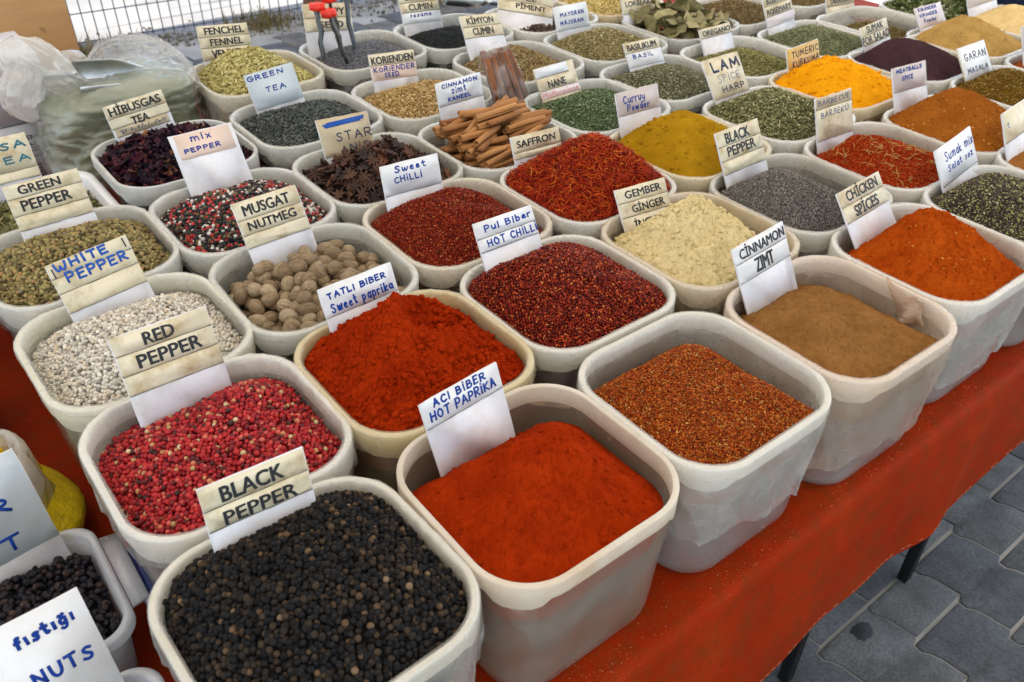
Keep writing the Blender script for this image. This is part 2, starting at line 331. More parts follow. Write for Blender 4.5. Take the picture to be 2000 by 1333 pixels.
# ------------------------------------------------------------------ tubs
A0, B0, R0, HT = 0.140, 0.1355, 0.074, 0.22
NP = 88
def ringpts(d, z, r=None, da=0, off=None):
    P = rr(A0-d, B0-d, (R0-d*0.9 if r is None else r))
    return np.column_stack([P, np.full(len(P), z) if np.isscalar(z) else z])
_ci = np.array([min(abs(((i-(k*22+5.5)+44) % 88)-44) for k in range(4)) for i in range(NP)])
notch = np.clip(1.15-_ci/3.6, 0, 1); notch = np.where(notch > .25, np.minimum(1, notch*1.6), 0)
def tub_meshes():
    w = MB()
    rib = np.where(_ci < 0.7, 1.0, 0.0)
    def wr(d, z, ribamt=0.0):
        P = rr(A0-d, B0-d, max(0.05, R0-d*0.9)); c = P/np.linalg.norm(P, axis=1)[:, None]
        P = P+c*(rib*ribamt)[:, None]
        return np.column_stack([P, np.full(NP, HT+z)])
    rings = [wr(.0046, -.020), wr(.0056, -.034, .0), wr(.0057, -.0345, .0028), wr(.0082, -.085, .0028), wr(.0086, -.092, 0), wr(.0155, -.198), wr(.0172, -.208), wr(.0220, -.2165), wr(.030, -.2195),
             wr(.034, -.2195), wr(.0345, -.2165), wr(.024, -.2125), wr(.0200, -.204), wr(.0112, -.085), wr(.0076, -.020)]
    w.loft(rings, False, False)
    F = [f for f in w.f]
    w.add([tuple(p) for p in rings[10]], [tuple(range(NP))])
    r = MB()
    zl = -.024-.013*notch
    def rg(d, z): return np.column_stack([rr(A0-d, B0-d, R0-d*.9), np.full(NP, HT)+z])
    r.loft([rg(.0079, -.026), rg(.0078, -.0022), rg(.0074, -.0008), rg(.0066, -.0001), rg(.0060, 0), rg(.0022, 0), rg(.0014, -.0002), rg(.0005, -.0009), rg(0, -.0022), rg(.0003, zl+.002), rg(.0008, zl+.0006), rg(.0016, zl), rg(.0048, zl), rg(.0050, zl+.003)], False, False)
    mw = mesh_np('tub_wall', np.concatenate(w.v), [i for f in w.f for i in f], [len(f) for f in w.f]); mw.materials.append(M_TUB)
    mr = mesh_np('tub_rim', np.concatenate(r.v), [i for f in r.f for i in f], [len(f) for f in r.f]); mr.materials.append(M_RIM)
    return mw, mr
ME_WALL, ME_RIM = tub_meshes()
def liner_mesh(seed, depth_in, hem, hem_var, fold=1.0):
    K, M = 52, 40; n = 4*(K+M)
    s = np.linspace(0, 1, n, endpoint=False); ang = s*2*np.pi; cx, sx = np.cos(ang), np.sin(ang)
    def per(fr, sd, oc=3): return fbm(cx*fr+50, sx*fr+50, seed*13+sd, oc)
    def crease(fr, zf, z, sd): # sharp ridges running mostly down the film
        return 1-np.minimum(1, np.abs(fbm(cx*fr+40+z*zf, sx*fr+40-z*zf*.6, seed*17+sd, 2))*3.2)
    hemz = -(hem + hem_var*per(1.3, 1) + hem_var*0.5*per(3, 2, 2)+hem_var*.12*per(7, 3, 2)); hemz = np.minimum(hemz, -0.006)
    prof = []
    for k in range(11):   # inside, from below the heap up to the rim
        f = k/10; z = -depth_in*(1-f); prof.append(('i', 0.0098+0.075*(-z) if f < 1 else 0.0090, z, f))
    for d, z in ((0.0086, .0004), (.0074, .0013), (.0058, .0016), (.0024, .0016), (.0008, .0008), (-.0006, -.0008), (-.0011, -.003), (-.0013, -.006)): prof.append(('r', d, z, 1))
    for k in range(1, 14): prof.append(('o', 0, k/13, 0))
    rings = []; base = rr(A0, B0, R0, K, M); nrm = (base-rr(A0-.02, B0-.02, R0-.018, K, M))/.02
    for j, (kind, d, z, f) in enumerate(prof):
        if kind == 'o':
            zz = -.006+(hemz+.006)*z; below = np.clip((-zz-.03)/.16, 0, 1); dd = -.0013+0.0010*z + below*.0125
            amp = (.0006+.0036*np.clip(z*np.abs(hemz)/.06, 0, 1))*fold
            wv = amp*(.8*np.abs(per(3.5, 3, 2))+1.0*crease(3.2, 5, zz, 1)**3+.45*crease(7, 12, zz, 2)**4)
            dd = dd-np.abs(wv); zv = zz + 0
        elif kind == 'i':
            wv = (.0008+.0034*(1-f))*fold*(.5*per(3.5, 6, 2)+.9*crease(3, 7, np.full(n, z), 5)**3+.4*crease(7, 15, np.full(n, z), 6)**4)*(1 if z < -.002 else .25)
            dd = d+wv*.8+.0008; zv = np.full(n, z)
        else:
            dd = d+per(14, 8)*.0007*fold; zv = z+(per(11, 5)*.0008+.0014*crease(9, 0, np.zeros(n), 9)**3)*fold
        P = base-nrm*np.asarray(dd+np.zeros(n))[:, None]
        rings.append(np.column_stack([P, HT+zv+np.zeros(n)]))
    m = MB().loft(rings); me = mesh_np('liner', np.concatenate(m.v), [i for f in m.f for i in f], [4]*len(m.f)); me.materials.append(M_LINER)
    return me
tub_seed = [0]
def make_tub(U, V, label, rz=0.0, tint=(1, 1, 1), liner=None, ltint=(1, 1, 1), z=0.0):
    """liner: None or (depth inside, hem, hem variation)"""
    t = empty('spice_tub', (U, V, TABLE+0.0012+z), R(rz)); tag(t, label, 'tub', 'plastic tubs of spices on the red table')
    for nm, me in (('tub_wall', ME_WALL), ('rim', ME_RIM)):
        o = bpy.data.objects.new(nm, me); COL.objects.link(o); o.parent = t; o.color = (*tint, 1)
    if liner:
        tub_seed[0] += 1
        o = bpy.data.objects.new('liner_bag', liner_mesh(tub_seed[0], *liner)); COL.objects.link(o); o.parent = t; o.color = (*ltint, 1)
    return t
# ------------------------------------------------------------------ heaps
AI, BI, RI = 0.1300, 0.1255, 0.064
def sdf(x, y, a=AI, b=BI, r=RI):
    qx, qy = np.abs(x)-(a-r), np.abs(y)-(b-r)
    return np.hypot(np.maximum(qx, 0), np.maximum(qy, 0))+np.minimum(np.maximum(qx, qy), 0)-r
class Heap:
    """height of a heap over the tub's inside: levels at the four sides (-x, +x, -y, +y), a peak and a profile power"""
    def __init__(s, edges, peak, p=1.6, rough=0.0015, freq=30, extra=None, seed=1, a=AI, b=BI, r=RI, fine=.0011):
        s.e = edges; s.pk = peak; s.p = p; s.rough = rough; s.f = freq; s.ex = extra; s.seed = seed; s.a, s.b, s.r = a, b, r; s.fine = fine
    def inner(s): 
        k = max(0, -min(s.e))*0.05; return s.a-k, s.b-k
    def h(s, x, y):
        px, py, pz = s.pk; a, b = s.inner(); dx, dy = x-px, y-py
        lo, hi = np.full(np.shape(x), 0.2), np.full(np.shape(x), 60.0)
        for _ in range(22):
            mid = np.sqrt(lo*hi); ins = sdf(px+dx*mid, py+dy*mid, a, b, s.r) < 0
            lo = np.where(ins, mid, lo); hi = np.where(ins, hi, mid)
        t = np.clip(1/lo, 0, 1.3); bx, by = px+dx*lo, py+dy*lo
        wx, wy = (np.abs(bx)/a)**5, (np.abs(by)/b)**5
        ex = np.where(bx < 0, s.e[0], s.e[1]); ey = np.where(by < 0, s.e[2], s.e[3])
        e = (wx*ex+wy*ey)/(wx+wy+1e-9)
        z = e+(pz-e)*(1-np.minimum(t, 1)**s.p)
        q = np.hypot(dx, dy); z = z-0.010*np.exp(-(q/0.018)**2)*(1 if s.p < 1.7 else 0)   # blunt the very tip
        z = z+fbm(x*s.f+3, y*s.f+7, s.seed, 5, 0.55)*s.rough*(0.35+0.65*np.clip((1-t)*6, 0, 1))
        z = z+s.fine*(fbm(x*150, y*150, s.seed+40, 3, .7)-.9*(1-np.minimum(1, np.abs(fbm(x*75+9, y*75, s.seed+50, 3, .6))*4))**2)*np.clip((1-t)*12, 0, 1)
        if s.ex is not None: z = z+s.ex(x, y, t)
        return z
    def surface(s, step=0.003, drop=0.06):
        a, b = s.inner(); per = 2*(a+b)*1.75; K = max(6, int(per/step/8)); M = K
        B = rr(a, b, s.r, K, M); n = len(B); rows = max(10, int(0.14/step))
        px, py, pz = s.pk; V = [np.array([[px, py, 0.0]])]
        for j in range(1, rows+1):
            P = np.array([px, py])+(B-np.array([px, py]))*(j/rows); V.append(np.column_stack([P, np.zeros(n)]))
        V = np.concatenate(V); V[:, 2] = s.h(V[:, 0]+1e-7, V[:, 1])
        last = V[-n:].copy(); last[:, 2] -= drop; last[:, :2] *= 0.975; V = np.concatenate([V, last]); rows += 1
        F3 = [(0, 1+i, 1+(i+1) % n) for i in range(n)]
        i = np.arange(n); jn = (i+1) % n; Q = []
        for j in range(rows-1):
            o0, o1 = 1+j*n, 1+(j+1)*n; Q.append(np.column_stack([o0+i, o1+i, o1+jn, o0+jn]))
        Q = np.concatenate(Q)
        loops = np.concatenate([np.array(F3).ravel(), Q.ravel()]); sizes = np.concatenate([np.full(len(F3), 3), np.full(len(Q), 4)])
        return V, loops, sizes
    def lattice(s, d, jit=0.25, margin=0.0):
        a, b = s.inner(); xs = np.arange(-a, a, d); ys = np.arange(-b, b, d*.866)
        X, Y = np.meshgrid(xs, ys); X = X+(np.arange(len(ys)) % 2)[:, None]*d/2
        X = X.ravel(); Y = Y.ravel(); X = X+rng.uniform(-jit, jit, len(X))*d; Y = Y+rng.uniform(-jit, jit, len(Y))*d
        k = sdf(X, Y, a, b, s.r) < -margin; return X[k], Y[k]
    def normals(s, x, y, e=0.004):
        zx = (s.h(x+e, y)-s.h(x-e, y))/(2*e); zy = (s.h(x, y+e)-s.h(x, y-e))/(2*e)
        n = np.column_stack([-zx, -zy, np.ones_like(zx)]); return n/np.linalg.norm(n, axis=1)[:, None]
def ico(sub=1):
    t = (1+5**.5)/2
    V = [(-1, t, 0), (1, t, 0), (-1, -t, 0), (1, -t, 0), (0, -1, t), (0, 1, t), (0, -1, -t), (0, 1, -t), (t, 0, -1), (t, 0, 1), (-t, 0, -1), (-t, 0, 1)]
    F = [(0,11,5),(0,5,1),(0,1,7),(0,7,10),(0,10,11),(1,5,9),(5,11,4),(11,10,2),(10,7,6),(7,1,8),(3,9,4),(3,4,2),(3,2,6),(3,6,8),(3,8,9),(4,9,5),(2,4,11),(6,2,10),(8,6,7),(9,8,1)]
    V = [np.array(v)/np.linalg.norm(v) for v in V]
    for _ in range(sub):
        mid = {}; F2 = []
        def m(a, b):
            k = (min(a, b), max(a, b))
            if k not in mid: v = V[a]+V[b]; V.append(v/np.linalg.norm(v)); mid[k] = len(V)-1
            return mid[k]
        for a, b, c in F: ab, bc, ca = m(a, b), m(b, c), m(c, a); F2 += [(a, ab, ca), (b, bc, ab), (c, ca, bc), (ab, bc, ca)]
        F = F2
    return np.array(V), np.array(F)
def lumpy(sub, amp, seed, stretch=(1, 1, 1)):
    V, F = ico(sub); r = np.random.default_rng(seed); k = r.normal(size=(5, 3))*1.8; ph = r.uniform(0, 6, 5)
    s = sum(np.sin(V@k[i]+ph[i]) for i in range(5))/5
    return V*(1+amp*s)[:, None]*np.array(stretch), F
def flake(seed, asp=0.6, bend=0.25, thick=0.0):
    r = np.random.default_rng(seed)
    n = 6; an = np.sort(r.uniform(0, 2*np.pi, n)+np.arange(n)*0.0); an = np.linspace(0, 2*np.pi, n, endpoint=False)+r.uniform(-.35, .35, n)
    rad = r.uniform(.7, 1.1, n); V = np.column_stack([np.cos(an)*rad, np.sin(an)*rad*asp, bend*np.cos(2*an+r.uniform(0, 6))*.8])
    top = np.array([[0, 0, bend*.9+.12]]); bot = np.array([[0, 0, -bend*.4-.14]])
    V = np.concatenate([V, top, bot]); F = [(i, (i+1) % n, n) for i in range(n)]+[((i+1) % n, i, n+1) for i in range(n)]
    return V, np.array(F)
def strand(seed, rad=0.05, curve=0.5, n=4, seg=5, taper=True):
    r = np.random.default_rng(seed); c = r.uniform(.3, 1)*curve; tw = r.uniform(-.4, .4)
    t = np.linspace(-1, 1, seg); P = np.column_stack([t, c*(t**2-.33), tw*t**3*.6]); V = []; F = []
    for j in range(seg):
        q = rad*(1-.65*abs(t[j])**2 if taper else 1)
        for k in range(n): a = 2*np.pi*k/n; V.append(P[j]+np.array([0, q*math.cos(a), q*math.sin(a)]))
    for j in range(seg-1):
        for k in range(n):
            k2 = (k+1) % n; F += [(j*n+k, j*n+k2, (j+1)*n+k2), (j*n+k, (j+1)*n+k2, (j+1)*n+k)]
    for k in range(1, n-1): F += [(0, k+1, k), ((seg-1)*n, (seg-1)*n+k, (seg-1)*n+k+1)]
    return np.array(V), np.array(F)
def petal(seed):
    """a crumpled curled strip with thickness left to its two sides"""
    r = np.random.default_rng(seed); nu, nv = 7, 4; c1, c2 = r.uniform(.6, 1.8), r.uniform(-1.2, 1.2); V = []; F = []
    for i in range(nu):
        u = i/(nu-1)*2-1; w = (1-abs(u)**2.2)*.42+.05
        for j in range(nv):
            v = (j/(nv-1)*2-1)*w; z = c1*.35*u*u+c2*v*v*1.6+r.uniform(-.09, .09)
            V.append((u*math.cos(c2*.4*u), v+.25*math.sin(u*2.5*c1), z))
    for i in range(nu-1):
        for j in range(nv-1):
            a = i*nv+j; F += [(a, a+nv, a+nv+1), (a, a+nv+1, a+1)]
    return np.array(V), np.array(F)
def rand_rot(n):
    q = rng.normal(size=(n, 4)); q /= np.linalg.norm(q, axis=1)[:, None]; w, x, y, z = q.T
    return np.stack([np.stack([1-2*(y*y+z*z), 2*(x*y-z*w), 2*(x*z+y*w)], -1), np.stack([2*(x*y+z*w), 1-2*(x*x+z*z), 2*(y*z-x*w)], -1), np.stack([2*(x*z-y*w), 2*(y*z+x*w), 1-2*(x*x+y*y)], -1)], 1)
def flat_rot(nrm, tilt=0.5, dirang=None):
    n = len(nrm); w = nrm+rng.normal(size=(n, 3))*tilt; w /= np.linalg.norm(w, axis=1)[:, None]
    a = rng.uniform(0, 2*np.pi, n) if dirang is None else dirang
    t = np.column_stack([np.cos(a), np.sin(a), np.zeros(n)]); u = t-w*np.sum(t*w, 1)[:, None]; u /= np.linalg.norm(u, axis=1)[:, None]
    v = np.cross(w, u); return np.stack([u, v, w], -1)
def scatter(protos, pos, rot, scale):
    n = len(pos); pick = rng.integers(0, len(protos), n); Vs = []; Fs = []; off = 0
    scale = np.asarray(scale, float); scale = scale[:, None]*np.ones(3) if scale.ndim == 1 else scale
    for k, (V, F) in enumerate(protos):
        idx = np.where(pick == k)[0]
        if not len(idx): continue
        P = np.einsum('nij,nvj->nvi', rot[idx], V[None]*scale[idx][:, None, :])+pos[idx][:, None, :]
        Vs.append(P.reshape(-1, 3)); nv = len(V); Fs.append((F[None]+(np.arange(len(idx))*nv)[:, None, None]+off).reshape(-1, 3)); off += nv*len(idx)
    return np.concatenate(Vs), np.concatenate(Fs)
def grain_heap(name, heap, loc, m_base, m_gr, d, protos, size, layers=(-0.35, 0.2), keep=(1, .85), mode='rand', tilt=0.5, jit=0.28, label='', cat='', sj=0.15, aniso=None, step=0.006, rz=0, lift=0.25, more=None):
    """a heap of loose grains: a closed bed with grains lying all over it, ONE object"""
    V, loops, sizes = heap.surface(step); V = V.copy(); V[:, 2] -= d*0.55
    mi = np.zeros(len(sizes), int); nV = len(V); allV = [V]; allL = [loops]; allS = [sizes]; allM = [mi]
    for L, kp in zip(layers, keep):
        x, y = heap.lattice(d, jit, d*.25); k = rng.random(len(x)) < kp; x, y = x[k], y[k]
        z = heap.h(x, y)+L*d+rng.normal(size=len(x))*d*lift*.5
        rot = rand_rot(len(x)) if mode == 'rand' else flat_rot(heap.normals(x, y), tilt)
        s = size*(1+rng.uniform(-sj, sj, len(x)))
        if aniso is not None: s = s[:, None]*np.asarray(aniso)[None]*(1+rng.uniform(-sj, sj, (len(x), 3)))
        gv, gf = scatter(protos, np.column_stack([x, y, z]), rot, s)
        allV.append(gv); allL.append(gf.ravel()+nV); allS.append(np.full(len(gf), 3)); allM.append(np.ones(len(gf), int)); nV += len(gv)
    if more:
        for gv, gf, slot in more: allV.append(gv); allL.append(gf.ravel()+nV); allS.append(np.full(len(gf), 3)); allM.append(np.full(len(gf), slot)); nV += len(gv)
    me = mesh_np(name, np.concatenate(allV), np.concatenate(allL), np.concatenate(allS), np.concatenate(allM))
    o = link(name, me, [m_base]+(m_gr if isinstance(m_gr, list) else [m_gr]), None, loc); o.rotation_euler.z = R(rz)
    return tag(o, label, cat, 'heaps of spice in the tubs', 'stuff')
def powder_heap(name, heap, loc, m, step=0.0022, label='', cat='', rz=0, crumbs=None):
    V, loops, sizes = heap.surface(step); allV = [V]; allL = [loops]; allS = [sizes]; nV = len(V)
    if crumbs:     # (count, min, max, bias function)
        n, s0, s1, bias = crumbs
        x = rng.uniform(-heap.a, heap.a, n*6); y = rng.uniform(-heap.b, heap.b, n*6); k = (sdf(x, y, *heap.inner(), heap.r) < -.004) & (rng.random(n*6) < bias(x, y)); x, y = x[k][:n], y[k][:n]
        s = s0+(s1-s0)*rng.random(len(x))**3
        gv, gf = scatter([lumpy(2, .22, q, (1, .85, .7)) for q in range(6)], np.column_stack([x, y, heap.h(x, y)+s*.1]), rand_rot(len(x)), s)
        allV.append(gv); allL.append(gf.ravel()+nV); allS.append(np.full(len(gf), 3))
    me = mesh_np(name, np.concatenate(allV), np.concatenate(allL), np.concatenate(allS))
    o = link(name, me, m, None, loc); o.rotation_euler.z = R(rz)
    return tag(o, label, cat, 'heaps of spice in the tubs', 'thing')
# ------------------------------------------------------------------ signs
# marker-pen alphabet: width | strokes (x,y in letter heights); '~' strokes are rounded
PEN = {
'A': (.8, '0,0 .42,1 .8,0|.14,.36 .68,.38'), 'B': (.7, '0,0 .02,1|~.02,1 .55,.98 .6,.62 .1,.52|~.1,.52 .7,.5 .68,.06 0,0'), 'C': (.72, '~.72,.86 .4,1.02 .04,.7 .04,.28 .36,-.02 .72,.14'),
'D': (.75, '0,0 0,1|~0,1 .6,.98 .8,.5 .6,.02 0,0'), 'E': (.62, '.6,1 0,1 0,0 .62,.02|0,.52 .5,.54'), 'F': (.6, '.6,1 0,1 0,0|0,.52 .48,.54'), 'G': (.78, '~.72,.88 .36,1.04 .02,.66 .04,.22 .4,-.04 .76,.18 .74,.44|.42,.44 .8,.44'),
'H': (.75, '0,0 .02,1|.74,0 .74,1|.02,.5 .74,.52'), 'I': (.12, '.06,0 .06,1'), 'J': (.5, '~.46,1 .46,.1 .1,-.04 0,.22'), 'K': (.72, '0,0 0,1|.66,1 .03,.48 .72,0'), 'L': (.58, '0,1 .02,0 .58,.03'),
'M': (.98, '0,0 .1,1 .48,.3 .86,1 .98,0'), 'N': (.78, '0,0 .02,1 .74,.02 .78,1'), 'O': (.8, '~.4,1 .06,.8 .0,.4 .3,-.02 .7,.14 .8,.62 .44,1 .3,.98'), 'P': (.66, '0,0 .02,1|~.02,1 .62,1 .66,.5 .04,.46'),
'R': (.72, '0,0 .02,1|~.02,1 .62,1 .66,.54 .04,.48|.2,.48 .72,0'), 'S': (.66, '~.64,.88 .34,1.03 .04,.8 .3,.54 .64,.34 .5,.0 .2,-.02 0,.14'), 'T': (.72, '0,1 .72,1.02|.37,1 .36,0'), 'U': (.74, '~0,1 .02,.24 .36,-.06 .7,.22 .74,1'),
'V': (.74, '0,1 .36,0 .74,1'), 'W': (1.05, '~0,1 .1,.12 .28,-.05 .5,.4 .5,.55|~.5,.5 .6,.02 .82,-.05 1.0,.4 1.05,1'), 'X': (.7, '0,0 .7,1|0,1 .7,0'), 'Y': (.7, '0,1 .35,.5 .7,1|.35,.5 .34,0'), 'Z': (.7, '0,.98 .7,1 .02,0 .7,.04'),
'İ': (.14, '.06,0 .06,.82|.06,1.08 .07,1.13'), 'Ü': (.74, '~0,.9 .02,.24 .36,-.06 .7,.22 .74,.9|.2,1.08 .21,1.14|.52,1.08 .53,1.14'), 'Ç': (.72, '~.72,.86 .4,1.02 .04,.7 .04,.28 .36,-.02 .72,.14|.36,-.05 .3,-.25'),
'a': (.52, '~.5,.56 .2,.64 .0,.3 .16,-.02 .44,.12 .5,.5|.5,.62 .54,0'), 'b': (.52, '0,1 0,0|~0,.42 .24,.66 .52,.4 .4,.02 0,.04'), 'c': (.45, '~.45,.52 .2,.64 .0,.3 .18,-.02 .46,.1'), 'd': (.54, '~.5,.46 .22,.62 0,.3 .18,-.02 .5,.14|.52,1.02 .54,0'),
'e': (.5, '~.02,.32 .48,.36 .36,.64 .08,.52 .02,.22 .2,-.02 .5,.1'), 'f': (.42, '~.42,.94 .2,1 .16,.7 .16,0|0,.6 .38,.6'), 'g': (.52, '~.5,.56 .2,.64 .0,.34 .2,.06 .5,.3|~.5,.6 .5,-.2 .2,-.34 .02,-.2'), 'ğ': (.52, '~.5,.56 .2,.64 .0,.34 .2,.06 .5,.3|~.5,.6 .5,-.2 .2,-.34 .02,-.2|~.1,.94 .26,.8 .44,.94'),
'h': (.5, '0,1 0,0|~0,.4 .26,.66 .48,.44 .5,0'), 'i': (.12, '.06,0 .06,.6|.06,.84 .07,.89'), 'ı': (.12, '.06,0 .06,.6'), 'k': (.5, '0,1 0,0|.44,.6 .02,.28 .5,0'), 'l': (.14, '.06,0 .06,1'), 'm': (.84, '0,0 0,.62|~0,.42 .2,.66 .4,.5 .42,0|~.42,.42 .6,.66 .8,.5 .84,0'),
'n': (.5, '0,0 0,.62|~0,.42 .24,.66 .48,.46 .5,0'), 'o': (.5, '~.25,.62 .02,.46 .04,.08 .28,-.02 .5,.2 .46,.5 .22,.62'), 'p': (.5, '0,.62 0,-.34|~0,.5 .26,.68 .5,.42 .38,.04 .02,.06'), 'r': (.4, '0,0 0,.62|~0,.4 .18,.62 .42,.58'), 's': (.42, '~.42,.56 .2,.64 .06,.48 .36,.26 .32,.02 .0,.06'),
'ş': (.42, '~.42,.56 .2,.64 .06,.48 .36,.26 .32,.02 .0,.06|.18,-.04 .12,-.24'), 't': (.42, '~.2,.95 .2,.14 .3,-.02 .44,.08|0,.62 .42,.64'), 'u': (.5, '~0,.62 .02,.14 .22,-.04 .46,.16|.5,.62 .5,0'), 'v': (.48, '0,.62 .24,0 .48,.62'), 'w': (.74, '~0,.62 .08,.04 .24,.0 .36,.5|~.36,.5 .44,.02 .62,.02 .74,.62'),
'x': (.48, '0,0 .48,.62|0,.62 .48,0'), 'y': (.5, '~0,.62 .04,.2 .24,.1 .46,.28|~.5,.62 .48,-.1 .3,-.34 .04,-.28'), 'z': (.46, '0,.6 .46,.62 .02,0 .46,.03'), '.': (.1, '.05,0 .06,.03'), ' ': (.32, '')}
def chaikin(P, n=2):
    for _ in range(n):
        Q = [P[0]]
        for a, b in zip(P[:-1], P[1:]): Q += [a*.75+b*.25, a*.25+b*.75]
        P = Q+[P[-1]]
    return P
def pen_strokes(text, x0, x1, yb, h, seed):
    """handwritten line between x0 and x1 on baseline yb with capital height h: list of point lists"""
    r = random.Random(seed); tot = sum(PEN[c][0]+.40 for c in text)-.40; k = (x1-x0)/tot; x = x0; out = []
    for c in text:
        w, s = PEN[c]; dy = r.uniform(-.05, .05)*h; sx = k*r.uniform(.93, 1.05); an = r.uniform(-.06, .06); hh = h*r.uniform(.93, 1.06)
        for st in s.split('|'):
            if not st: continue
            rd = st[0] == '~'; P = [np.array([float(q) for q in p.split(',')]) for p in st.lstrip('~').split()]
            P = [p+np.array([r.uniform(-.025, .025), r.uniform(-.025, .025)]) for p in P]
            if rd: P = chaikin(P)
            Q = [(x+p[0]*sx+an*p[1]*hh, yb+p[1]*hh+dy) for p in P]
            if rd: out.append(Q)
            else: out += [[a_, b_] for a_, b_ in zip(Q[:-1], Q[1:])]     # sharp corners: one pen stroke each
        x += (w+.40)*k
    return out
def pen_mesh(mb, strokes, rad, z, r):
    for st in strokes:
        w = rad*r.uniform(.9, 1.1); P = [Vector((p[0], p[1], 0)) for p in st]
        L = []; Rr = []
        for i, p in enumerate(P):
            t = (P[min(i+1, len(P)-1)]-P[max(0, i-1)]); t = t.normalized() if t.length > 1e-9 else Vector((1, 0, 0))
            n = Vector((-t.y, t.x, 0))*w
            if i == 0: p = p-t*w*.7
            if i == len(P)-1: p = p+t*w*.7
            L.append(p+n); Rr.append(p-n)
        zz = z+r.uniform(0, .00012); hgt = .00018
        rings = [[(a.x, a.y, zz-.0004), (a.x, a.y, zz+hgt*.5), ((a.x+b.x)/2, (a.y+b.y)/2, zz+hgt), (b.x, b.y, zz+hgt*.5), (b.x, b.y, zz-.0004)] for a, b in zip(L, Rr)]
        mb.loft(rings, True, True)
_pending = []          # printed lines waiting to be turned into meshes
def printed(parent, text, x0, x1, y0, y1, mat, bold=.022, z=.0011):
    cu = bpy.data.curves.new('print', 'FONT'); cu.body = text; cu.size = 1; cu.offset = 0; cu.extrude = 0.0; cu.resolution_u = 3
    o = bpy.data.objects.new('printed_line', cu); COL.objects.link(o); _pending.append((o, parent, x0, x1, y0, y1, mat, z, bold))
def flush_printed():
    bpy.context.view_layer.update(); dg = bpy.context.evaluated_depsgraph_get()
    for o, parent, x0, x1, y0, y1, mat, z, bold in _pending:
        me = bpy.data.meshes.new_from_object(o.evaluated_get(dg)); n = len(me.vertices); V = np.empty(n*3, np.float32); me.vertices.foreach_get('co', V); V = V.reshape(-1, 3)
        # the letters' caps fill y0 (top) to y1 (baseline); dots of capital I stand above
        lo, hi = V.min(0), V.max(0); body = o.data.body; cap = 0.729
        top = cap if body.upper() == body or any(c.isupper() for c in body) else hi[1]
        V[:, 0] = x0+(V[:, 0]-lo[0])/(hi[0]-lo[0])*(x1-x0); V[:, 1] = -y1+V[:, 1]/top*(y1-y0); V[:, 2] = z
        V[:, 0] += (vnoise(V[:, 0]*420, V[:, 1]*420+50, 3)-.5)*.0009; V[:, 1] += (vnoise(V[:, 0]*420+9, V[:, 1]*420, 4)-.5)*.0009     # ragged ink
        if bold:   # bold face: the outline is thickened by shifted copies a hair above one another
            Fs = [list(pp.vertices) for pp in me.polygons]; q = bold*1.35*(y1-y0)/.729; L = []; S = []; Vs = []
            for k, (dx, dy) in enumerate(((0, 0), (q, 0), (-q, 0), (0, q*.6), (0, -q*.6), (q*.7, q*.45), (-q*.7, -q*.45), (q*.7, -q*.45), (-q*.7, q*.45))):
                Vs.append(V+np.array([dx, dy, k*.000006])); L += [i+k*n for f in Fs for i in f]; S += [len(f) for f in Fs]
            me = mesh_np('lettering', np.concatenate(Vs), L, S, None, False)
        else: me.vertices.foreach_set('co', V.ravel()); me.update(); me.name = 'lettering'
        p = link('lettering', me, mat, parent)
        cu = o.data; bpy.data.objects.remove(o); bpy.data.curves.remove(cu)
    _pending.clear()
COLU = {1: .182, 2: .461, 3: .740, 4: 1.021, 5: 1.303, 6: 1.579, 7: 1.852, 8: 2.14, 9: 2.422, 10: 2.69}
_OFFSET = {'F3': (.033, .012), 'F4': (.043, .005), 'F5': (.036, -.006), 'F6': (.041, -.03), 'F7': (.035, -.04), 'E2': (-.008, .008), 'E3': (.001, .01), 'E4': (-.002, -.02), 'E5': (.024, .016), 'E6': (.029, 0), 'E7': (.045, 0), 'E8': (-.01, -.01), 'C4': (-.007, -.018), 'C5': (-.007, -.014), 'C6': (0, -.018), 'D4': (-.015, -.024), 'D5': (-.014, -.016), 'D6': (-.03, .012), 'D7': (-.034, 0), 'D8': (-.044, -.025), 'D9': (-.078, -.035), 'D10': (-.06, -.055), 'C8': (0, -.005), 'C7': (-.013, .006), 'B5': (0, -.006), 'B6': (0, -.013), 'B7': (0, -.018), 'B8': (.02, 0), 'A4': (0, -.014), 'A2': (0, .006), 'A1': (-.004, .01), 'A6': (-.005, -.007), 'B1': (.010, .018), 'B2': (.008, .008), 'B3': (.006, .008), 'B4': (.006, -.008), 'C2': (-.003, .003), 'C1': (.002, .011), 'C3': (-.004, .01), 'D1': (.003, .018), 'D2': (0, 0), 'D3': (-.004, .001)}
ROWV = {'A': .525, 'B': .797, 'C': 1.072, 'D': 1.345, 'E': 1.640, 'F': 1.962}
def spot(t): a, b = _OFFSET.get(t, (0, 0)); return COLU[int(t[1:])]+a, ROWV[t[0]]+b
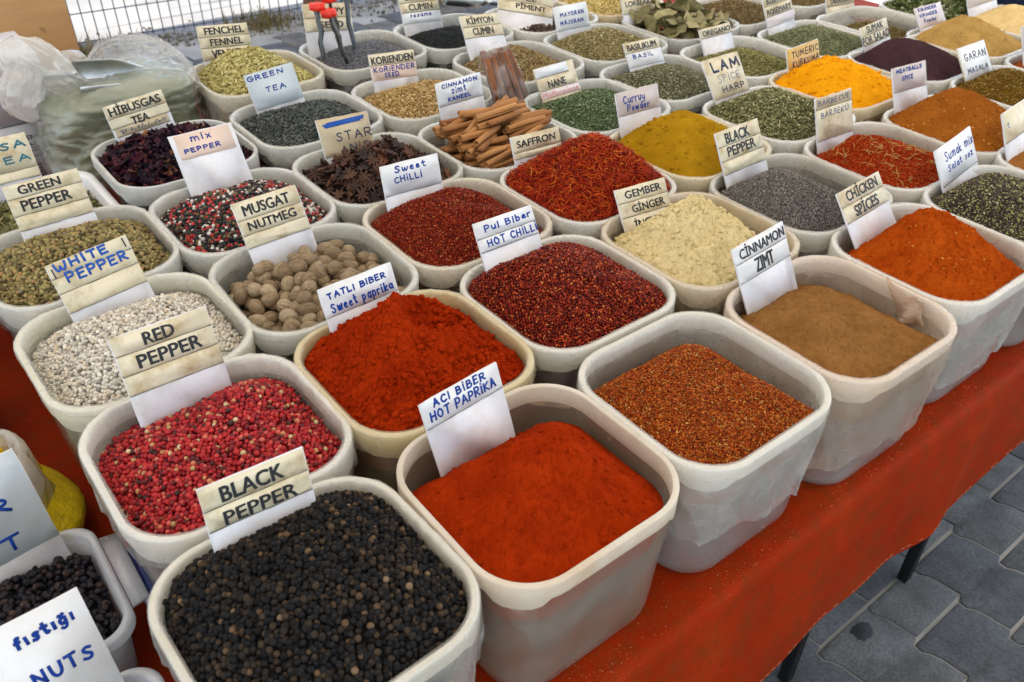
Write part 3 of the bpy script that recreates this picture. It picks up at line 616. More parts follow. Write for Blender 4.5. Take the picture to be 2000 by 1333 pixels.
def sign(o, phi, lam, psi, w, H, lines, strips, label, seed, board=None, peni=1.0):
    """o: world point of the card's top-left corner; yaw, backward lean and in-plane turn; lines in mm from that corner"""
    phi, lam, psi = R(phi), R(lam), R(psi); r = random.Random(seed)
    ex = Vector((math.cos(phi), math.sin(phi), 0)); nr = Vector((-math.sin(phi), math.cos(phi), 0)); ey = nr*math.sin(lam)+Vector((0, 0, 1))*math.cos(lam)
    a = ex*math.cos(psi)+ey*math.sin(psi); b = -ex*math.sin(psi)+ey*math.cos(psi); n = a.cross(b)
    e = empty('spice_sign'); tag(e, label, 'sign', 'signs standing in the spice tubs')
    e.matrix_world = Matrix(((a.x, b.x, n.x, o[0]), (a.y, b.y, n.y, o[1]), (a.z, b.z, n.z, o[2]), (0, 0, 0, 1)))
    j = lambda q=.0008: r.uniform(-q, q)
    def edge_rect(x0, x1, y0, y1, q, k=6):
        P = [(x0+(x1-x0)*i/k+j(q), -y1+j(q)) for i in range(k)]+[(x1+j(q), -y1+(y1-y0)*i/k+j(q)) for i in range(k)]
        return P+[(x1-(x1-x0)*i/k+j(q), -y0+j(q)) for i in range(k)]+[(x0+j(q), -y0-(y1-y0)*i/k+j(q)) for i in range(k)]
    mb = MB().prism(edge_rect(0, w, 0, H, .0006), -.0034, 0); o2 = mb.build('card', board or M_BOARD, e)
    zt = .0001
    for (kind, y0, y1, x0, x1) in strips:
        x0 = 0.0004 if x0 is None else x0; x1 = w-.0004 if x1 is None else x1
        zt2 = .0005+r.uniform(0, .00018)
        p = MB(); p.prism(edge_rect(x0, x1, y0, y1, .0005), .0001, zt2); p.build('paper_strip', STRIP[kind], e)
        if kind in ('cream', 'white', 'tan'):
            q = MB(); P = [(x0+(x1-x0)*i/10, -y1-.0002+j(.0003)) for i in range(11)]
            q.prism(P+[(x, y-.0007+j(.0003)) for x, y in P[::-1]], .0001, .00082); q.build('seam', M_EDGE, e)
    pens = {}
    for (txt, st, x0, x1, y0, y1) in lines:
        x0, x1, y0, y1 = x0/1e3, x1/1e3, y0/1e3, y1/1e3
        if st in 'PR':
            y1 = max(y1, y0+.0135); printed(e, txt, x0, x1, y0, y1, INK[st], .024 if st == 'P' else .0)
        else:
            hmin = .010 if st in 'Hh' else .014; h = max(y1-y0, hmin)
            if h > .026: y1 = y1-(h-.022)*.3; h = .022 if st != 'M' else .024
            yb = -max(y1, y0+hmin)+h*.14; h *= .70 if st != 'M' else .85
            if txt.lower() == txt: h *= 1.35
            pens.setdefault(st, []).append((txt, x0, x1, yb, h))
    for st, L in pens.items():
        pm = MB()
        for q, (txt, x0, x1, yb, h) in enumerate(L):
            if txt == '~':   # rubbed-out line: only scraps of the strokes are left
                pen_mesh(pm, [[(x, yb+r.uniform(0, h*.7)), (x+r.uniform(-.002, .004), yb+r.uniform(0, h*.8))] for x in [x0+(x1-x0)*i/34 for i in range(34)] if r.random() < .75], .0006, .00095, r); continue
            pen_mesh(pm, pen_strokes(txt, x0, x1, yb, h, seed*31+q), {'H': .00112, 'h': .0007, 'B': .0017, 'K': .0011, 'G': .0011, 'M': .0026, 'T': .0014}[st]*peni, .00095, r)
        pm.build('lettering', INK[st], e)
    return e
SIGNS = [
('fennel','F3',-0.0464,0.0975,-3.64,22.76,-4.34,0.1231,0.1050,[('FENCHEL', 'P', 17.4, 112.2, 4.2, 20.9), ('FENNEL', 'P', 25.5, 104.5, 30.7, 46.6), ('VENKEL', 'P', 23.5, 100.7, 56.2, 75.7)]),
('greentea','E3',-0.0714,0.0768,2.68,22.40,1.90,0.1170,0.1050,[('GREEN', 'H', 3.5, 89.0, 3.1, 17.2), ('TEA', 'H', 36.7, 83.4, 33.2, 47.3)]),
('hibiscus','E2',-0.0892,0.0752,4.98,17.40,2.91,0.1234,0.1050,[('HİBUSGAS', 'P', 7.6, 113.9, 4.7, 21.2), ('TEA', 'P', 42.8, 78.6, 31.6, 47.1), ('~', 'h', 13.4, 111.1, 47.6, 61.0)]),
('mix','D2',-0.0501,0.1069,1.83,33.59,-1.12,0.1191,0.1050,[('mix', 'H', 37.2, 73.4, 5.5, 18.6), ('PEPPER', 'H', 18.4, 84.7, 26.7, 36.8)]),
('greenpep','D1',-0.0539,0.0912,0.18,24.15,0.34,0.1175,0.1050,[('GREEN', 'P', 20.7, 85.6, 3.5, 17.8), ('PEPPER', 'P', 16.7, 93.4, 26.9, 44.4)]),
('nutmeg','C2',-0.0606,0.0893,0.88,28.12,0.48,0.1121,0.1050,[('MUSGAT', 'P', 14.5, 94.4, 6.4, 23.9), ('NUTMEG', 'P', 13.8, 96.8, 33.4, 47.9)]),
('kimyon','E5',-0.0507,0.1059,-1.28,33.97,-4.41,0.1182,0.1050,[('KİMYON', 'P', 18.1, 96.0, 6.1, 22.2), ('CUMIN', 'P', 27.8, 88.8, 31.8, 49.9)]),
('korienden','E4',-0.0551,0.0617,-3.93,20.72,-3.12,0.1185,0.1050,[('KORIENDEN', 'P', 5.0, 113.1, 5.9, 22.7), ('KORIENDER', 'H', 7.7, 113.7, 28.3, 43.0), ('SEED', 'H', 32.4, 69.5, 42.4, 55.8)]),
('cinstick','D4',-0.0649,0.0808,1.18,13.52,0.10,0.1178,0.1050,[('CİNNAMON', 'H', 14.1, 105.8, 3.6, 14.4), ('zimt', 'H', 37.4, 73.4, 15.9, 29.2), ('KANEEL', 'H', 24.8, 84.2, 32.8, 40.0)]),
('nane','D5',-0.0745,0.0573,0.91,30.37,0.04,0.1195,0.1050,[('NANE', 'P', 29.1, 82.2, 31.9, 48.4), ('Pfefferminze', 'R', 3.7, 113.9, 56.2, 68.9)]),
('mayoran','E6',-0.0437,0.0762,-1.03,22.32,-0.85,0.1161,0.1050,[('MAYORAN', 'H', 19.5, 100.5, 16.0, 30.0), ('MAJORAN', 'H', 15.7, 94.4, 36.2, 50.2)]),
('basil','D6',-0.0640,0.0623,-0.96,33.69,-1.65,0.1169,0.1050,[('BASILIKUM', 'P', 8.3, 104.6, 5.0, 20.4), ('BASIL', 'H', 19.4, 85.9, 29.5, 42.3)]),
('curry','C5',-0.0820,0.0820,-1.82,21.56,-0.97,0.1191,0.1050,[('Curruy', 'H', 18.6, 77.3, 5.1, 26.9), ('Powder', 'H', 27.2, 87.9, 26.0, 43.3)]),
('saffron','C4',-0.0772,0.0597,-2.62,23.01,-1.37,0.1141,0.1050,[('SAFFRON', 'P', 10.6, 102.1, 8.5, 20.7)]),
('anise','D3',-0.0585,0.0691,-2.79,26.63,-2.38,0.1097,0.1050,[('STAR', 'K', 32.4, 107.5, 21.3, 51.4), ('ANİS', 'K', 37.4, 96.1, 53.5, 71.9)]),
('sweet','C3',-0.0811,0.0794,-2.31,17.19,-1.82,0.1147,0.1050,[('Sweet', 'H', 26.5, 86.8, 3.0, 17.6), ('CHİLLİ', 'H', 22.6, 76.8, 20.8, 35.4)]),
('pul','B3',-0.0718,0.0853,-1.19,27.65,-0.20,0.1129,0.1050,[('Pul Biber', 'H', 17.8, 105.9, 4.9, 18.8), ('HOT CHİLLİ', 'H', 16.8, 112.0, 27.2, 42.9)]),
('ginger','B4',-0.0609,0.0561,-3.90,34.01,-2.10,0.1129,0.1050,[('GEMBER', 'P', 18.8, 99.8, 5.4, 18.6), ('GİNGER', 'P', 26.2, 99.7, 31.6, 42.8), ('İNGWER', 'P', 23.6, 100.8, 58.8, 69.3)]),
('oregano','D7',-0.0745,0.0471,-0.30,27.52,-0.34,0.1196,0.1050,[('OREGANO', 'P', 8.4, 115.5, 5.8, 15.2)]),
('lam','C6',-0.0651,0.0964,0.35,36.69,-0.45,0.1217,0.1050,[('LAM', 'M', 25.1, 114.7, 8.4, 37.0), ('SPİCE', 'G', 30.5, 105.6, 35.1, 62.1), ('HARP', 'K', 35.8, 109.3, 65.6, 83.7)]),
('sumak','C8',-0.0480,0.0620,3.04,28.36,1.58,0.1298,0.1050,[('SUMAK', 'P', 26.1, 105.4, 1.5, 18.9), ('FOR SALAD', 'P', -2.8, 129.0, 26.2, 45.6)]),
('kir','C9',-0.0601,0.0696,-0.57,36.19,-0.81,0.1285,0.1050,[('KIRANDER', 'H', 13.0, 100.6, 2.0, 14.0), ('KIRANDER', 'H', 13.0, 97.0, 17.6, 29.6), ('Powder', 'H', 26.7, 85.7, 33, 47)]),
('garan','B8',-0.0461,0.0824,-0.57,35.03,-0.36,0.1225,0.1050,[('GARAN', 'K', 19.2, 112.3, 15.4, 38.9), ('MASALA', 'K', 18.4, 107.6, 51.7, 68.3)]),
('turmeric','C7',-0.0756,0.0643,2.09,18.82,0.95,0.1296,0.1050,[('TUMERIC', 'K', 19.1, 125.3, 6.1, 26.8), ('KURKUMA', 'K', 19.1, 126.1, 29.1, 48.6)]),
('meat','B7',-0.0583,0.0915,-3.05,23.09,-1.49,0.1222,0.1050,[('MEATBALLS', 'H', 13.8, 104.7, 3.9, 11.9), ('SPICE', 'H', 32.5, 71.7, 19.8, 31.8)]),
('barbecue','B6',-0.0676,0.0874,-1.56,19.48,-0.86,0.1184,0.1050,[('BARBECUE', 'h', 7.8, 109.0, 3.2, 17.8), ('BARBEKÜ', 'h', 14.6, 104.2, 26.9, 43.0)]),
('bpground','B5',-0.0775,0.0892,0.24,27.65,0.36,0.1221,0.1050,[('BLACK', 'P', 23.2, 91.1, 4.8, 25.1), ('PEPPER', 'P', 21.2, 101.0, 30.6, 49.5)]),
('chicken','A5',-0.0754,0.0783,2.16,35.93,1.13,0.1304,0.1050,[('CHİCKEN', 'P', 21.4, 115.1, 2.7, 20.7), ('SPİCES', 'P', 30.7, 102.3, 31.1, 50.6)]),
('sumakmix','A6',-0.0641,0.0749,5.81,28.87,1.90,0.1551,0.1050,[('Sumak mix', 'H', 31.0, 150.2, 9.7, 33.5), ('Salat soz', 'H', 34.2, 140.3, 35.9, 52.9)]),
('white','C1',-0.0597,0.0813,5.11,25.32,2.66,0.1187,0.1050,[('WHITE', 'B', 10.6, 85.9, -0.4, 15.6), ('PEPPER', 'B', 19.6, 107.7, 16.4, 35.3)]),
('red','B1',-0.0501,0.1072,3.07,21.80,-2.42,0.1221,0.1050,[('RED', 'P', 38.0, 75.7, 4.1, 20.9), ('PEPPER', 'P', 22.8, 102.8, 28.8, 46.4)]),
('tatli','B2',-0.0625,0.0745,1.75,21.64,0.23,0.1184,0.1050,[('TATLI BİBER', 'H', 10.8, 104.2, 8.4, 19.3), ('Sweet paprika', 'H', 10.9, 110.6, 22.1, 39.8)]),
('aci','A2',-0.0793,0.0662,1.96,18.01,2.48,0.1161,0.1050,[('ACI BİBER', 'H', 17.2, 94.6, -0.3, 13.0), ('HOT PAPRİKA', 'H', 9.1, 106.7, 13.1, 29.5)]),
('cinnamon','A4',-0.0757,0.0713,2.03,26.67,1.89,0.1272,0.1050,[('CİNNAMON', 'P', 12.2, 123.6, 5.7, 21.6), ('ZIMT', 'P', 41.6, 86.3, 29.5, 52.2)]),
('black','A1',-0.0610,0.0888,-1.29,16.17,-2.27,0.1139,0.1050,[('BLACK', 'P', 21.2, 87.6, 4.8, 22.8), ('PEPPER', 'P', 18.2, 96.8, 32.9, 48.8)]),
]
# paper pasted on each card: (kind, top, bottom[, left, right]) in mm; label tail
def S3(*ys, k='cream'): return [(k, ys[i]+.6 if i else -.0, ys[i+1], None, None) for i in range(len(ys)-1)]
PAPER = {
'fennel': (S3(0, 26, 51, 79), None, 'stained cream card sign reading FENCHEL FENNEL VENKEL behind the fennel seeds'),
'greentea': ([('blue', 0, 78, None, None)], None, 'pale blue grey sign handwritten GREEN TEA in the green tea tub'),
'hibiscus': (S3(0, 26, 45)+[('tan', 45.6, 62, 4, 116)], None, 'browned cream sign reading HİBUSGAS TEA in the hibiscus tub'),
'mix': ([('peach', 2, 46, 8, 112)], None, 'white sign with peach paper handwritten mix PEPPER'),
'greenpep': (S3(0, 22, 50, 74), None, 'cream sign reading GREEN PEPPER over the green peppercorns'),
'nutmeg': (S3(0, 29, 53, 74), None, 'cream sign reading MUSGAT NUTMEG standing among the nutmegs'),
'kimyon': (S3(0, 28, 56), None, 'cream and white sign reading KİMYON CUMIN'),
'korienden': ([('cream', 0, 26, None, None), ('peach', 26.6, 60, 1, None)], None, 'peach and cream sign reading KORIENDEN KORIENDER SEED'),
'cinstick': ([('white', 0, 48, None, None)], None, 'white sign handwritten CİNNAMON zimt KANEEL behind the cinnamon sticks'),
'nane': ([('white', 0, 22, 2, 100), ('cream', 26, 52, None, None), ('pink', 52.6, 71, None, None)], 'cream', 'torn sign reading NANE in black and Pfefferminze in faded pink'),
'mayoran': ([('white', 0, 62, None, None)], None, 'white sign handwritten MAYORAN MAJORAN'),
'basil': ([('cream', 0, 25, None, None), ('white', 25.6, 60, None, None)], None, 'sign printed BASILIKUM with BASIL handwritten below it'),
'curry': ([('mauve', 0, 48, None, None)], None, 'sign with greyish mauve paper handwritten Curruy Powder'),
'saffron': (S3(0, 30, 42), None, 'cream and white sign reading SAFFRON beside the red strands'),
'anise': ([('tan', 0, 74, None, None)], None, 'tan sign handwritten STAR ANİS with a crossed-out blue line'),
'sweet': ([('white', 0, 52, None, None)], None, 'white sign handwritten Sweet CHİLLİ'),
'pul': ([('white', 0, 25, None, None), ('white', 25.6, 46, None, None)], None, 'white sign handwritten Pul Biber HOT CHİLLİ'),
'ginger': (S3(0, 25, 50, 76), None, 'stained cream sign reading GEMBER GİNGER İNGWER in the ginger powder'),
'oregano': (S3(0, 24), None, 'white sign with one cream strip reading OREGANO'),
'lam': ([('cream', 0, 92, None, None)], None, 'cream sign handwritten LAM SPİCE HARP in the greenish herb mix'),
'sumak': (S3(0, 24, 48), None, 'cream and white sign reading SUMAK FOR SALAD over the dark purple heap'),
'kir': ([('pink', 0, 58, None, None)], None, 'pinkish sign handwritten KIRANDER KIRANDER Powder'),
'garan': ([('white', 0, 80, None, None)], 'cream', 'pale sign handwritten GARAN MASALA in dark marker'),
'turmeric': ([('yellow', 0, 75, None, None)], None, 'yellow stained sign handwritten TUMERIC KURKUMA'),
'meat': ([('mauve', 0, 54, None, None)], None, 'sign with mauve paper handwritten MEATBALLS SPICE'),
'barbecue': ([('tan', 0, 22, None, None), ('cream', 22.6, 86, None, None)], None, 'tan and cream sign handwritten BARBECUE BARBEKÜ in faded pen'),
'bpground': (S3(0, 28, 55, 80), None, 'cream sign reading BLACK PEPPER in the grey ground pepper'),
'chicken': (S3(0, 26, 54), None, 'cream and white sign reading CHİCKEN SPİCES'),
'sumakmix': ([('white', 0, 70, None, None)], None, 'white sign handwritten Sumak mix Salat soz'),
'white': (S3(0, 21, 44, 74), None, 'cream sign handwritten WHITE PEPPER in broad blue marker'),
'red': (S3(0, 24, 50, 76), None, 'cream and white sign reading RED PEPPER behind the red peppercorns'),
'tatli': ([('white', 0, 42, None, None)], None, 'white sign handwritten TATLI BİBER Sweet paprika'),
'aci': ([('white', 0, 34, None, None)], None, 'white sign handwritten ACI BİBER HOT PAPRİKA'),
'cinnamon': (S3(0, 26, 56, k='white'), None, 'white stained sign printed CİNNAMON ZIMT in the brown powder'),
'black': (S3(0, 26, 50), None, 'cream sign reading BLACK PEPPER sunk in the whole black peppercorns'),
}
for q, (nm, tub, u0, zt, phi, lam, psi, w, v0, lines) in enumerate(SIGNS):
    U, V = COLU[int(tub[1:])], ROWV[tub[0]]; st, bd, lab = PAPER[nm]
    ey = Vector((-math.sin(R(phi))*math.sin(R(lam)), math.cos(R(phi))*math.sin(R(lam)), math.cos(R(lam))))
    o = Vector((U+u0, V+v0, RIM))+ey*zt
    st = [(k, a/1e3, b/1e3, None if c is None else c/1e3, None if d is None else d/1e3) for k, a, b, c, d in st]
    H = {'black': .125, 'mix': .150, 'red': .150, 'lam': .135}.get(nm, .138)
    sg = sign(o, phi, lam, psi, w, H, lines, st, lab, 100+q, STRIP['cream'] if bd == 'cream' else None)
    if nm == 'anise':
        pm = MB(); rr_ = random.Random(5)
        pen_mesh(pm, [[(.012, -.012), (.095, -.008)], [(.014, -.0145), (.098, -.0105)], [(.016, -.0165), (.09, -.0135)], [(.02, -.0095), (.1, -.0065)]], .0016, .00095, rr_); pm.build('crossed_out_line', INK['B'], sg)
    if nm == 'white':
        for st_ in ([(.006, -.008), (.0065, -.021)], [(.112, -.003), (.1125, -.016)]):
            pm = MB(); pen_mesh(pm, [st_], .0009, .00095, random.Random(3)); pm.build('pen_mark', INK['K'], sg)
# signs cut by the picture's edge
def edge_sign(o, phi, lam, psi, w, H, lines, strips, lab, seed, board=None, peni=1.0): return sign(Vector(o), phi, lam, psi, w, H, lines, [(k, a/1e3, b/1e3, None, None) for k, a, b in strips], lab, seed, board, peni)
edge_sign((.098, 1.735, RIM+.071), 0, 20, 0, .121, .14, [('SA', 'T', 72, 113, 9, 25), ('EA', 'T', 72, 113, 34, 50)], [('cream', 0, 62), ('cream', 62.6, 80)], 'cream sign ending in SA and EA in teal pen, behind the green pepper sign', 201)
edge_sign((1.252, 2.093, RIM+.082), -2, 24, -3, .122, .15, [('BLACK', 'P', 20, 96, 4, 20), ('CUMIN', 'P', 26, 100, 30, 47), ('sesame', 'H', 26, 92, 55, 66)], [('cream', 0, 26), ('cream', 26.6, 52), ('white', 52.6, 80)], 'cream and white sign reading CUMIN with sesame handwritten below, over black seeds', 202)
edge_sign((1.778, 1.772, RIM+.078), -2, 24, -2, .122, .15, [('LORBEAR', 'P', 12, 105, 32, 47)], [('cream', 0, 25), ('cream', 25.6, 66)], 'cream sign reading LORBEAR behind the bay leaves', 203)
edge_sign((2.028, 1.478, RIM+.083), 2, 25, 2, .124, .15, [('BİBERİYE', 'P', 14, 112, 8, 24), ('ROSEMARY', 'P', 8, 118, 36, 52)], [('cream', 0, 28), ('cream', 28.6, 56), ('pink', 56.6, 84)], 'cream sign reading BİBERİYE ROSEMARY', 204)
edge_sign((2.318, 1.475, RIM+.058), -2, 22, -2, .13, .14, [('TARAGON', 'P', 15, 112, 26, 42)], [('tan', 0, 48), ('cream', 48.6, 80)], 'tan and cream sign reading TARAGON', 205)
edge_sign((2.585, 1.198, RIM+.075), 0, 26, 0, .16, .17, [], [('cream', 0, 25), ('mauve', 25.6, 52)], 'cream sign with a brownish strip beside the pale yellow powder', 206)
edge_sign((1.752, .668, RIM+.078), 4, 25, 2, .13, .15, [('t', 'h', 16, 24, 22, 36)], [('cream', 0, 60)], 'pale sign with thin handwriting at the edge of the picture, nearest the brown meatball spice', 207)
edge_sign((.962, 2.075, RIM+.105), -4, 18, -6, .13, .16, [('POPPY', 'P', 30, 112, 10, 27), ('SEED', 'P', 40, 104, 42, 58)], [('cream', 0, 34), ('cream', 34.6, 66)], 'cream sign half hidden behind the dark vanilla pods', 208)
edge_sign((1.545, 2.02, RIM+.085), -22, 45, -14, .16, .17, [('SPICE', 'P', 40, 110, 30, 46), ('PİMENT', 'P', 52, 140, 56, 72)], [('cream', 0, 52), ('cream', 52.6, 84)], 'leaning cream sign reading SPICE PİMENT in the allspice sack', 209)
edge_sign((2.33, .917, RIM+.085), 0, 24, 0, .12, .14, [], [('mauve', 0, 60)], 'mauve sign cut by the edge of the picture beside the coriander powder', 210)
edge_sign((-.197, .90, RIM+.014), 4, 20, 2, .19, .20, [('R', 'H', 142, 160, 46, 68), ('T', 'H', 134, 154, 92, 114)], [('blue', 0, 122)], 'pale sign with letters R and T standing at the back of the raisins', 211, None, 1.7)
edge_sign((-.206, .655, RIM+.024), 2, 18, 1, .20, .17, [('fıstığı', 'H', 134, 186, 17, 30), ('NUTS', 'H', 134, 187, 58, 78)], [('white', 0, 150)], 'white sign handwritten fıstığı NUTS in front of the black raisins', 212, None, 1.5)
flush_printed()
# ------------------------------------------------------------------ tubs, their heaps
def at(t, z=0.0): U, V = spot(t); return (U, V, RIM+z)
W = (1, .985, .935); YEL = (.95, .86, .62); BEI = (.92, .84, .70); ORG = (.95, .80, .66); OFF = (.97, .945, .87); GRY = (.85, .86, .82)
LN = (.07, .045, .018); LS = (.07, .032, .012); LL = (.07, .115, .05)
TUBS = { # content for the label, tub tint, liner, liner tint
'A1': ('whole black peppercorns', OFF, (.05, .10, .06), OFF), 'A2': ('hot paprika powder', BEI, None, W), 'A3': ('coarse orange chilli flakes', W, (.09, .150, .04), OFF), 'A4': ('brown cinnamon powder', W, (.08, .175, .03), ORG),
'A5': ('orange chicken spice', W, (.08, .17, .03), OFF), 'A6': ('dark sumak salad mix', W, LN, W), 'A7': ('goods cut off by the picture edge', W, LN, W),
'B1': ('red peppercorns', W, (.07, .05, .03), W), 'B2': ('sweet paprika powder', YEL, (.06, .030, .012), YEL), 'B3': ('dark red hot chilli flakes', W, LN, OFF), 'B4': ('pale ginger powder', BEI, LN, BEI), 'B5': ('grey ground pepper', W, LN, (.80, .76, .68)),
'B6': ('red barbecue spice', W, LN, OFF), 'B7': ('brown meatball spice', W, LN, OFF), 'B8': ('olive brown garam masala', W, LN, W), 'B9': ('red brown powder beside the garam masala', W, LN, OFF), 'C1': ('white peppercorns', (.96, .94, .80), (.07, .012, .004), W), 'C2': ('whole nutmegs', GRY, (.05, .012, .004), OFF),
'C3': ('sweet chilli flakes', W, LS, BEI), 'C4': ('red saffron strands', W, LN, W), 'C5': ('mustard yellow curry powder', W, LN, YEL), 'C6': ('greenish lamb spice herbs', W, LN, W), 'C7': ('bright turmeric powder', W, LS, YEL), 'C8': ('dark purple sumak', W, LN, OFF),
'C9': ('sandy coriander powder', W, LN, OFF), 'C10': ('pale yellow powder', W, LN, OFF), 'D1': ('green peppercorns', GRY, (.05, .035, .015), W), 'D2': ('mixed peppercorns', GRY, LN, W), 'D3': ('star anise', GRY, LS, OFF), 'D4': ('cinnamon sticks', GRY, LN, W),
'D5': ('dried green mint', GRY, LS, W), 'D6': ('dried basil', GRY, LS, W), 'D7': ('dried oregano', W, LN, W), 'D8': ('dried rosemary', W, LS, W), 'D9': ('dried tarragon', W, LN, OFF), 'D10': ('mixed green leaves', W, LS, W),
'E2': ('dried hibiscus flowers', GRY, None, W), 'E3': ('green tea', GRY, LN, W), 'E4': ('coriander seed', GRY, LS, OFF), 'E5': ('cumin seed', GRY, LN, W), 'E6': ('marjoram', GRY, LN, W), 'E7': ('bay leaves', GRY, LS, W), 'E8': ('brown dried herbs', W, LN, OFF),
'E9': ('loose goods behind the tarragon', W, LN, OFF), 'F3': ('fennel seeds', (.96, .93, .84), LL, (.97, .93, .82)), 'F4': ('blue grey poppy seed', GRY, LS, OFF), 'F5': ('black cumin seed', GRY, LS, W), 'F6': ('allspice berries', W, LL, W), 'F7': ('yellow grains', (.95, .86, .66), LN, (.95, .84, .62))}
for q, (t, (what, tint, ln, lt)) in enumerate(TUBS.items()):
    U, V = spot(t); lab = 'milky plastic tub '+('lined with thin film ' if ln else 'without a liner ')+'with '+what
    if t == 'F6': V -= .01
    tub = make_tub(U, V, lab, {'A1': 2.0, 'C1': 1.6, 'C2': -1.6, 'A4': -.8, 'C3': -.8}.get(t, random.uniform(-.7, .7)), tint, ln, lt)
G = 'heaps of spice in the tubs'
S0 = [lumpy(1, .06, i) for i in range(5)]; S0c = [lumpy(2, .05, i) for i in range(4)]; SE = [lumpy(1, .08, i, (1, .42, .38)) for i in range(5)]
FL = [flake(i) for i in range(8)]; ST = [strand(i, .075, .5) for i in range(8)]; PT = [petal(i) for i in range(10)]; CH = [lumpy(0, .25, i, (1, .6, .35)) for i in range(6)]
HERB = [flake(i+20, .28, .3) for i in range(6)]+[strand(40+i, .09, .25, 3, 3) for i in range(2)]
# front row
grain_heap('peppercorn_heap', Heap((-.012, -.016, -.008, -.012), (0, .025, .036), 2.3, .003, 14), at('A1'), m_plain('pepper_dust', (.010, .009, .008), 1, .1),
  m_grain('black_pepper', [(0, (.008, .008, .009)), (.5, (.015, .0145, .015)), (.80, (.026, .021, .017)), (.94, (.055, .036, .022)), (.98, (.11, .068, .04)), (1, (.22, .15, .09))], .72, .2, .9, 500, .0012), .0064, [lumpy(2, .11, i) for i in range(8)], .0032, sj=.2, label='full heap of whole black peppercorns nearest the front corner', cat='peppercorns', lift=.3)
def ridge(x, y, t):
    d = x-.034-.10*np.clip(-y, 0, .1)*0+.004*np.sin(y*60); g = np.clip((.03-y)/.02, 0, 1)*np.clip((y+.118)/.03, 0, 1)
    return .012*np.exp(-np.abs(d)/.016)*g-.007*np.exp(-((d-.030)/.012)**2)*g-.003*np.exp(-((d+.03)/.012)**2)*g
powder_heap('hot_paprika_heap', Heap((-.022, -.044, -.018, -.074), (.030, .020, .040), 1.12, .0075, 36, ridge, fine=.0026), at('A2'), m_powder('hot_paprika', (.29, .0195, .0018), (.36, .030, .0026), bscale=520, bmp=.7), .0014, 'smooth orange red heap of hot paprika in the unlined tub', 'spice heap', crumbs=(420, .0006, .0034, lambda x, y: .12+.88*np.exp(-((x-.034)/.02)**2)))
def dent(x, y, t): return -.012*np.exp(-(((x-.045)/.05)**2+((y-.01)/.018)**2))
grain_heap('chilli_flake_heap', Heap((-.018, -.062, -.013, -.060), (.03, .05, -.002), 1.9, .004, 20, dent), at('A3'), m_powder('orange_chilli_dust', (.36, .075, .010)),
  m_grain('orange_chilli', [(0, (.09, .012, .004)), (.2, (.34, .045, .005)), (.6, (.47, .095, .009)), (.85, (.58, .18, .022)), (.93, (.20, .08, .02)), (1, (.72, .40, .12))], .6, .35, .2), .0034, FL, .0023, layers=(-.3, .1, .45), keep=(1, .95, .6), mode='flat', tilt=.7, label='coarse orange chilli flakes without a sign', cat='spice heap', step=.004)
def cin(x, y, t): return -.006*np.exp(-(((x+.05)/.02)**2+((y-.035)/.014)**2))+.003*np.exp(-(((x+.02)/.03)**2+((y-.02)/.02)**2))
powder_heap('cinnamon_powder_heap', Heap((-.026, -.052, -.020, -.045), (-.01, .01, -.004), 2.2, .0060, 30, cin, fine=.0026), at('A4'), m_powder('cinnamon_powder', (.235, .105, .030), (.285, .135, .042), bscale=300, bmp=.45), .0018, 'smooth brown heap of cinnamon powder', 'spice heap', crumbs=(40, .0006, .002, lambda x, y: .5+0*x))
def knob(x, y, t): return .010*np.exp(-(((x-.03)/.03)**2+((y-.07)/.018)**2))
powder_heap('chicken_spice_heap', Heap((-.018, -.048, -.018, -.050), (.034, .032, .064), 1.0, .007, 34, knob, fine=.0040), at('A5'), m_powder('chicken_spice', (.40, .052, .0035), (.47, .082, .006), bscale=300, bmp=1.2, bdist=.002, speck=((.62, .30, .06), 420, .93)), .0016, 'steep orange heap of chicken spice', 'spice heap', crumbs=(700, .0008, .0028, lambda x, y: .5+0*x))
grain_heap('sumak_mix_heap', Heap((-.012, -.03, -.010, -.02), (0, .03, .030), 2.2, .003, 18), at('A6'), m_powder('sumak_mix_dust', (.05, .045, .03)),
  m_grain('sumak_mix', [(0, (0.025, 0.022, 0.020)), (.35, (0.088, 0.069, 0.056)), (.6, (0.163, 0.112, 0.100)), (.75, (0.250, 0.237, 0.088)), (.9, (0.413, 0.400, 0.150)), (1, (0.562, 0.537, 0.312))], .7, .3, .2), .0042, FL+CH, .0025, layers=(-.3, .2), mode='flat', tilt=.8, label='dark speckled sumak salad mix with yellow green bits', cat='spice heap')
# second row
def rise(x, y, t): return .010*np.exp(-(((x-.06)/.06)**2+((y-.06)/.05)**2))
grain_heap('red_peppercorn_heap', Heap((-.036, -.034, -.012, -.040), (.01, -.01, .008), 2.2, .004, 14, rise), at('B1'), m_plain('red_pepper_dust', (.10, .008, .008), 1, .1),
  m_grain('red_pepper', [(0, (.035, .016, .012)), (.06, (.10, .010, .012)), (.25, (.26, .012, .018)), (.62, (.38, .015, .018)), (.86, (.46, .034, .032)), (.93, (.55, .12, .085)), (.975, (.42, .26, .10)), (1, (.62, .50, .28))], .38, .5, .5, 420, .0012), .0059, [lumpy(1, .12, i) for i in range(6)], .0030, label='heap of whole red peppercorns', cat='peppercorns', lift=.35, sj=.2)
def crater(x, y, t):
    q = np.hypot((x-.044)/.036, (y-.030)/.034); return -.040*np.exp(-q**2)+.012*np.exp(-((q-1.45)/.35)**2)+.004*np.exp(-(((x+.02)/.02)**2+((y+.02)/.05)**2))
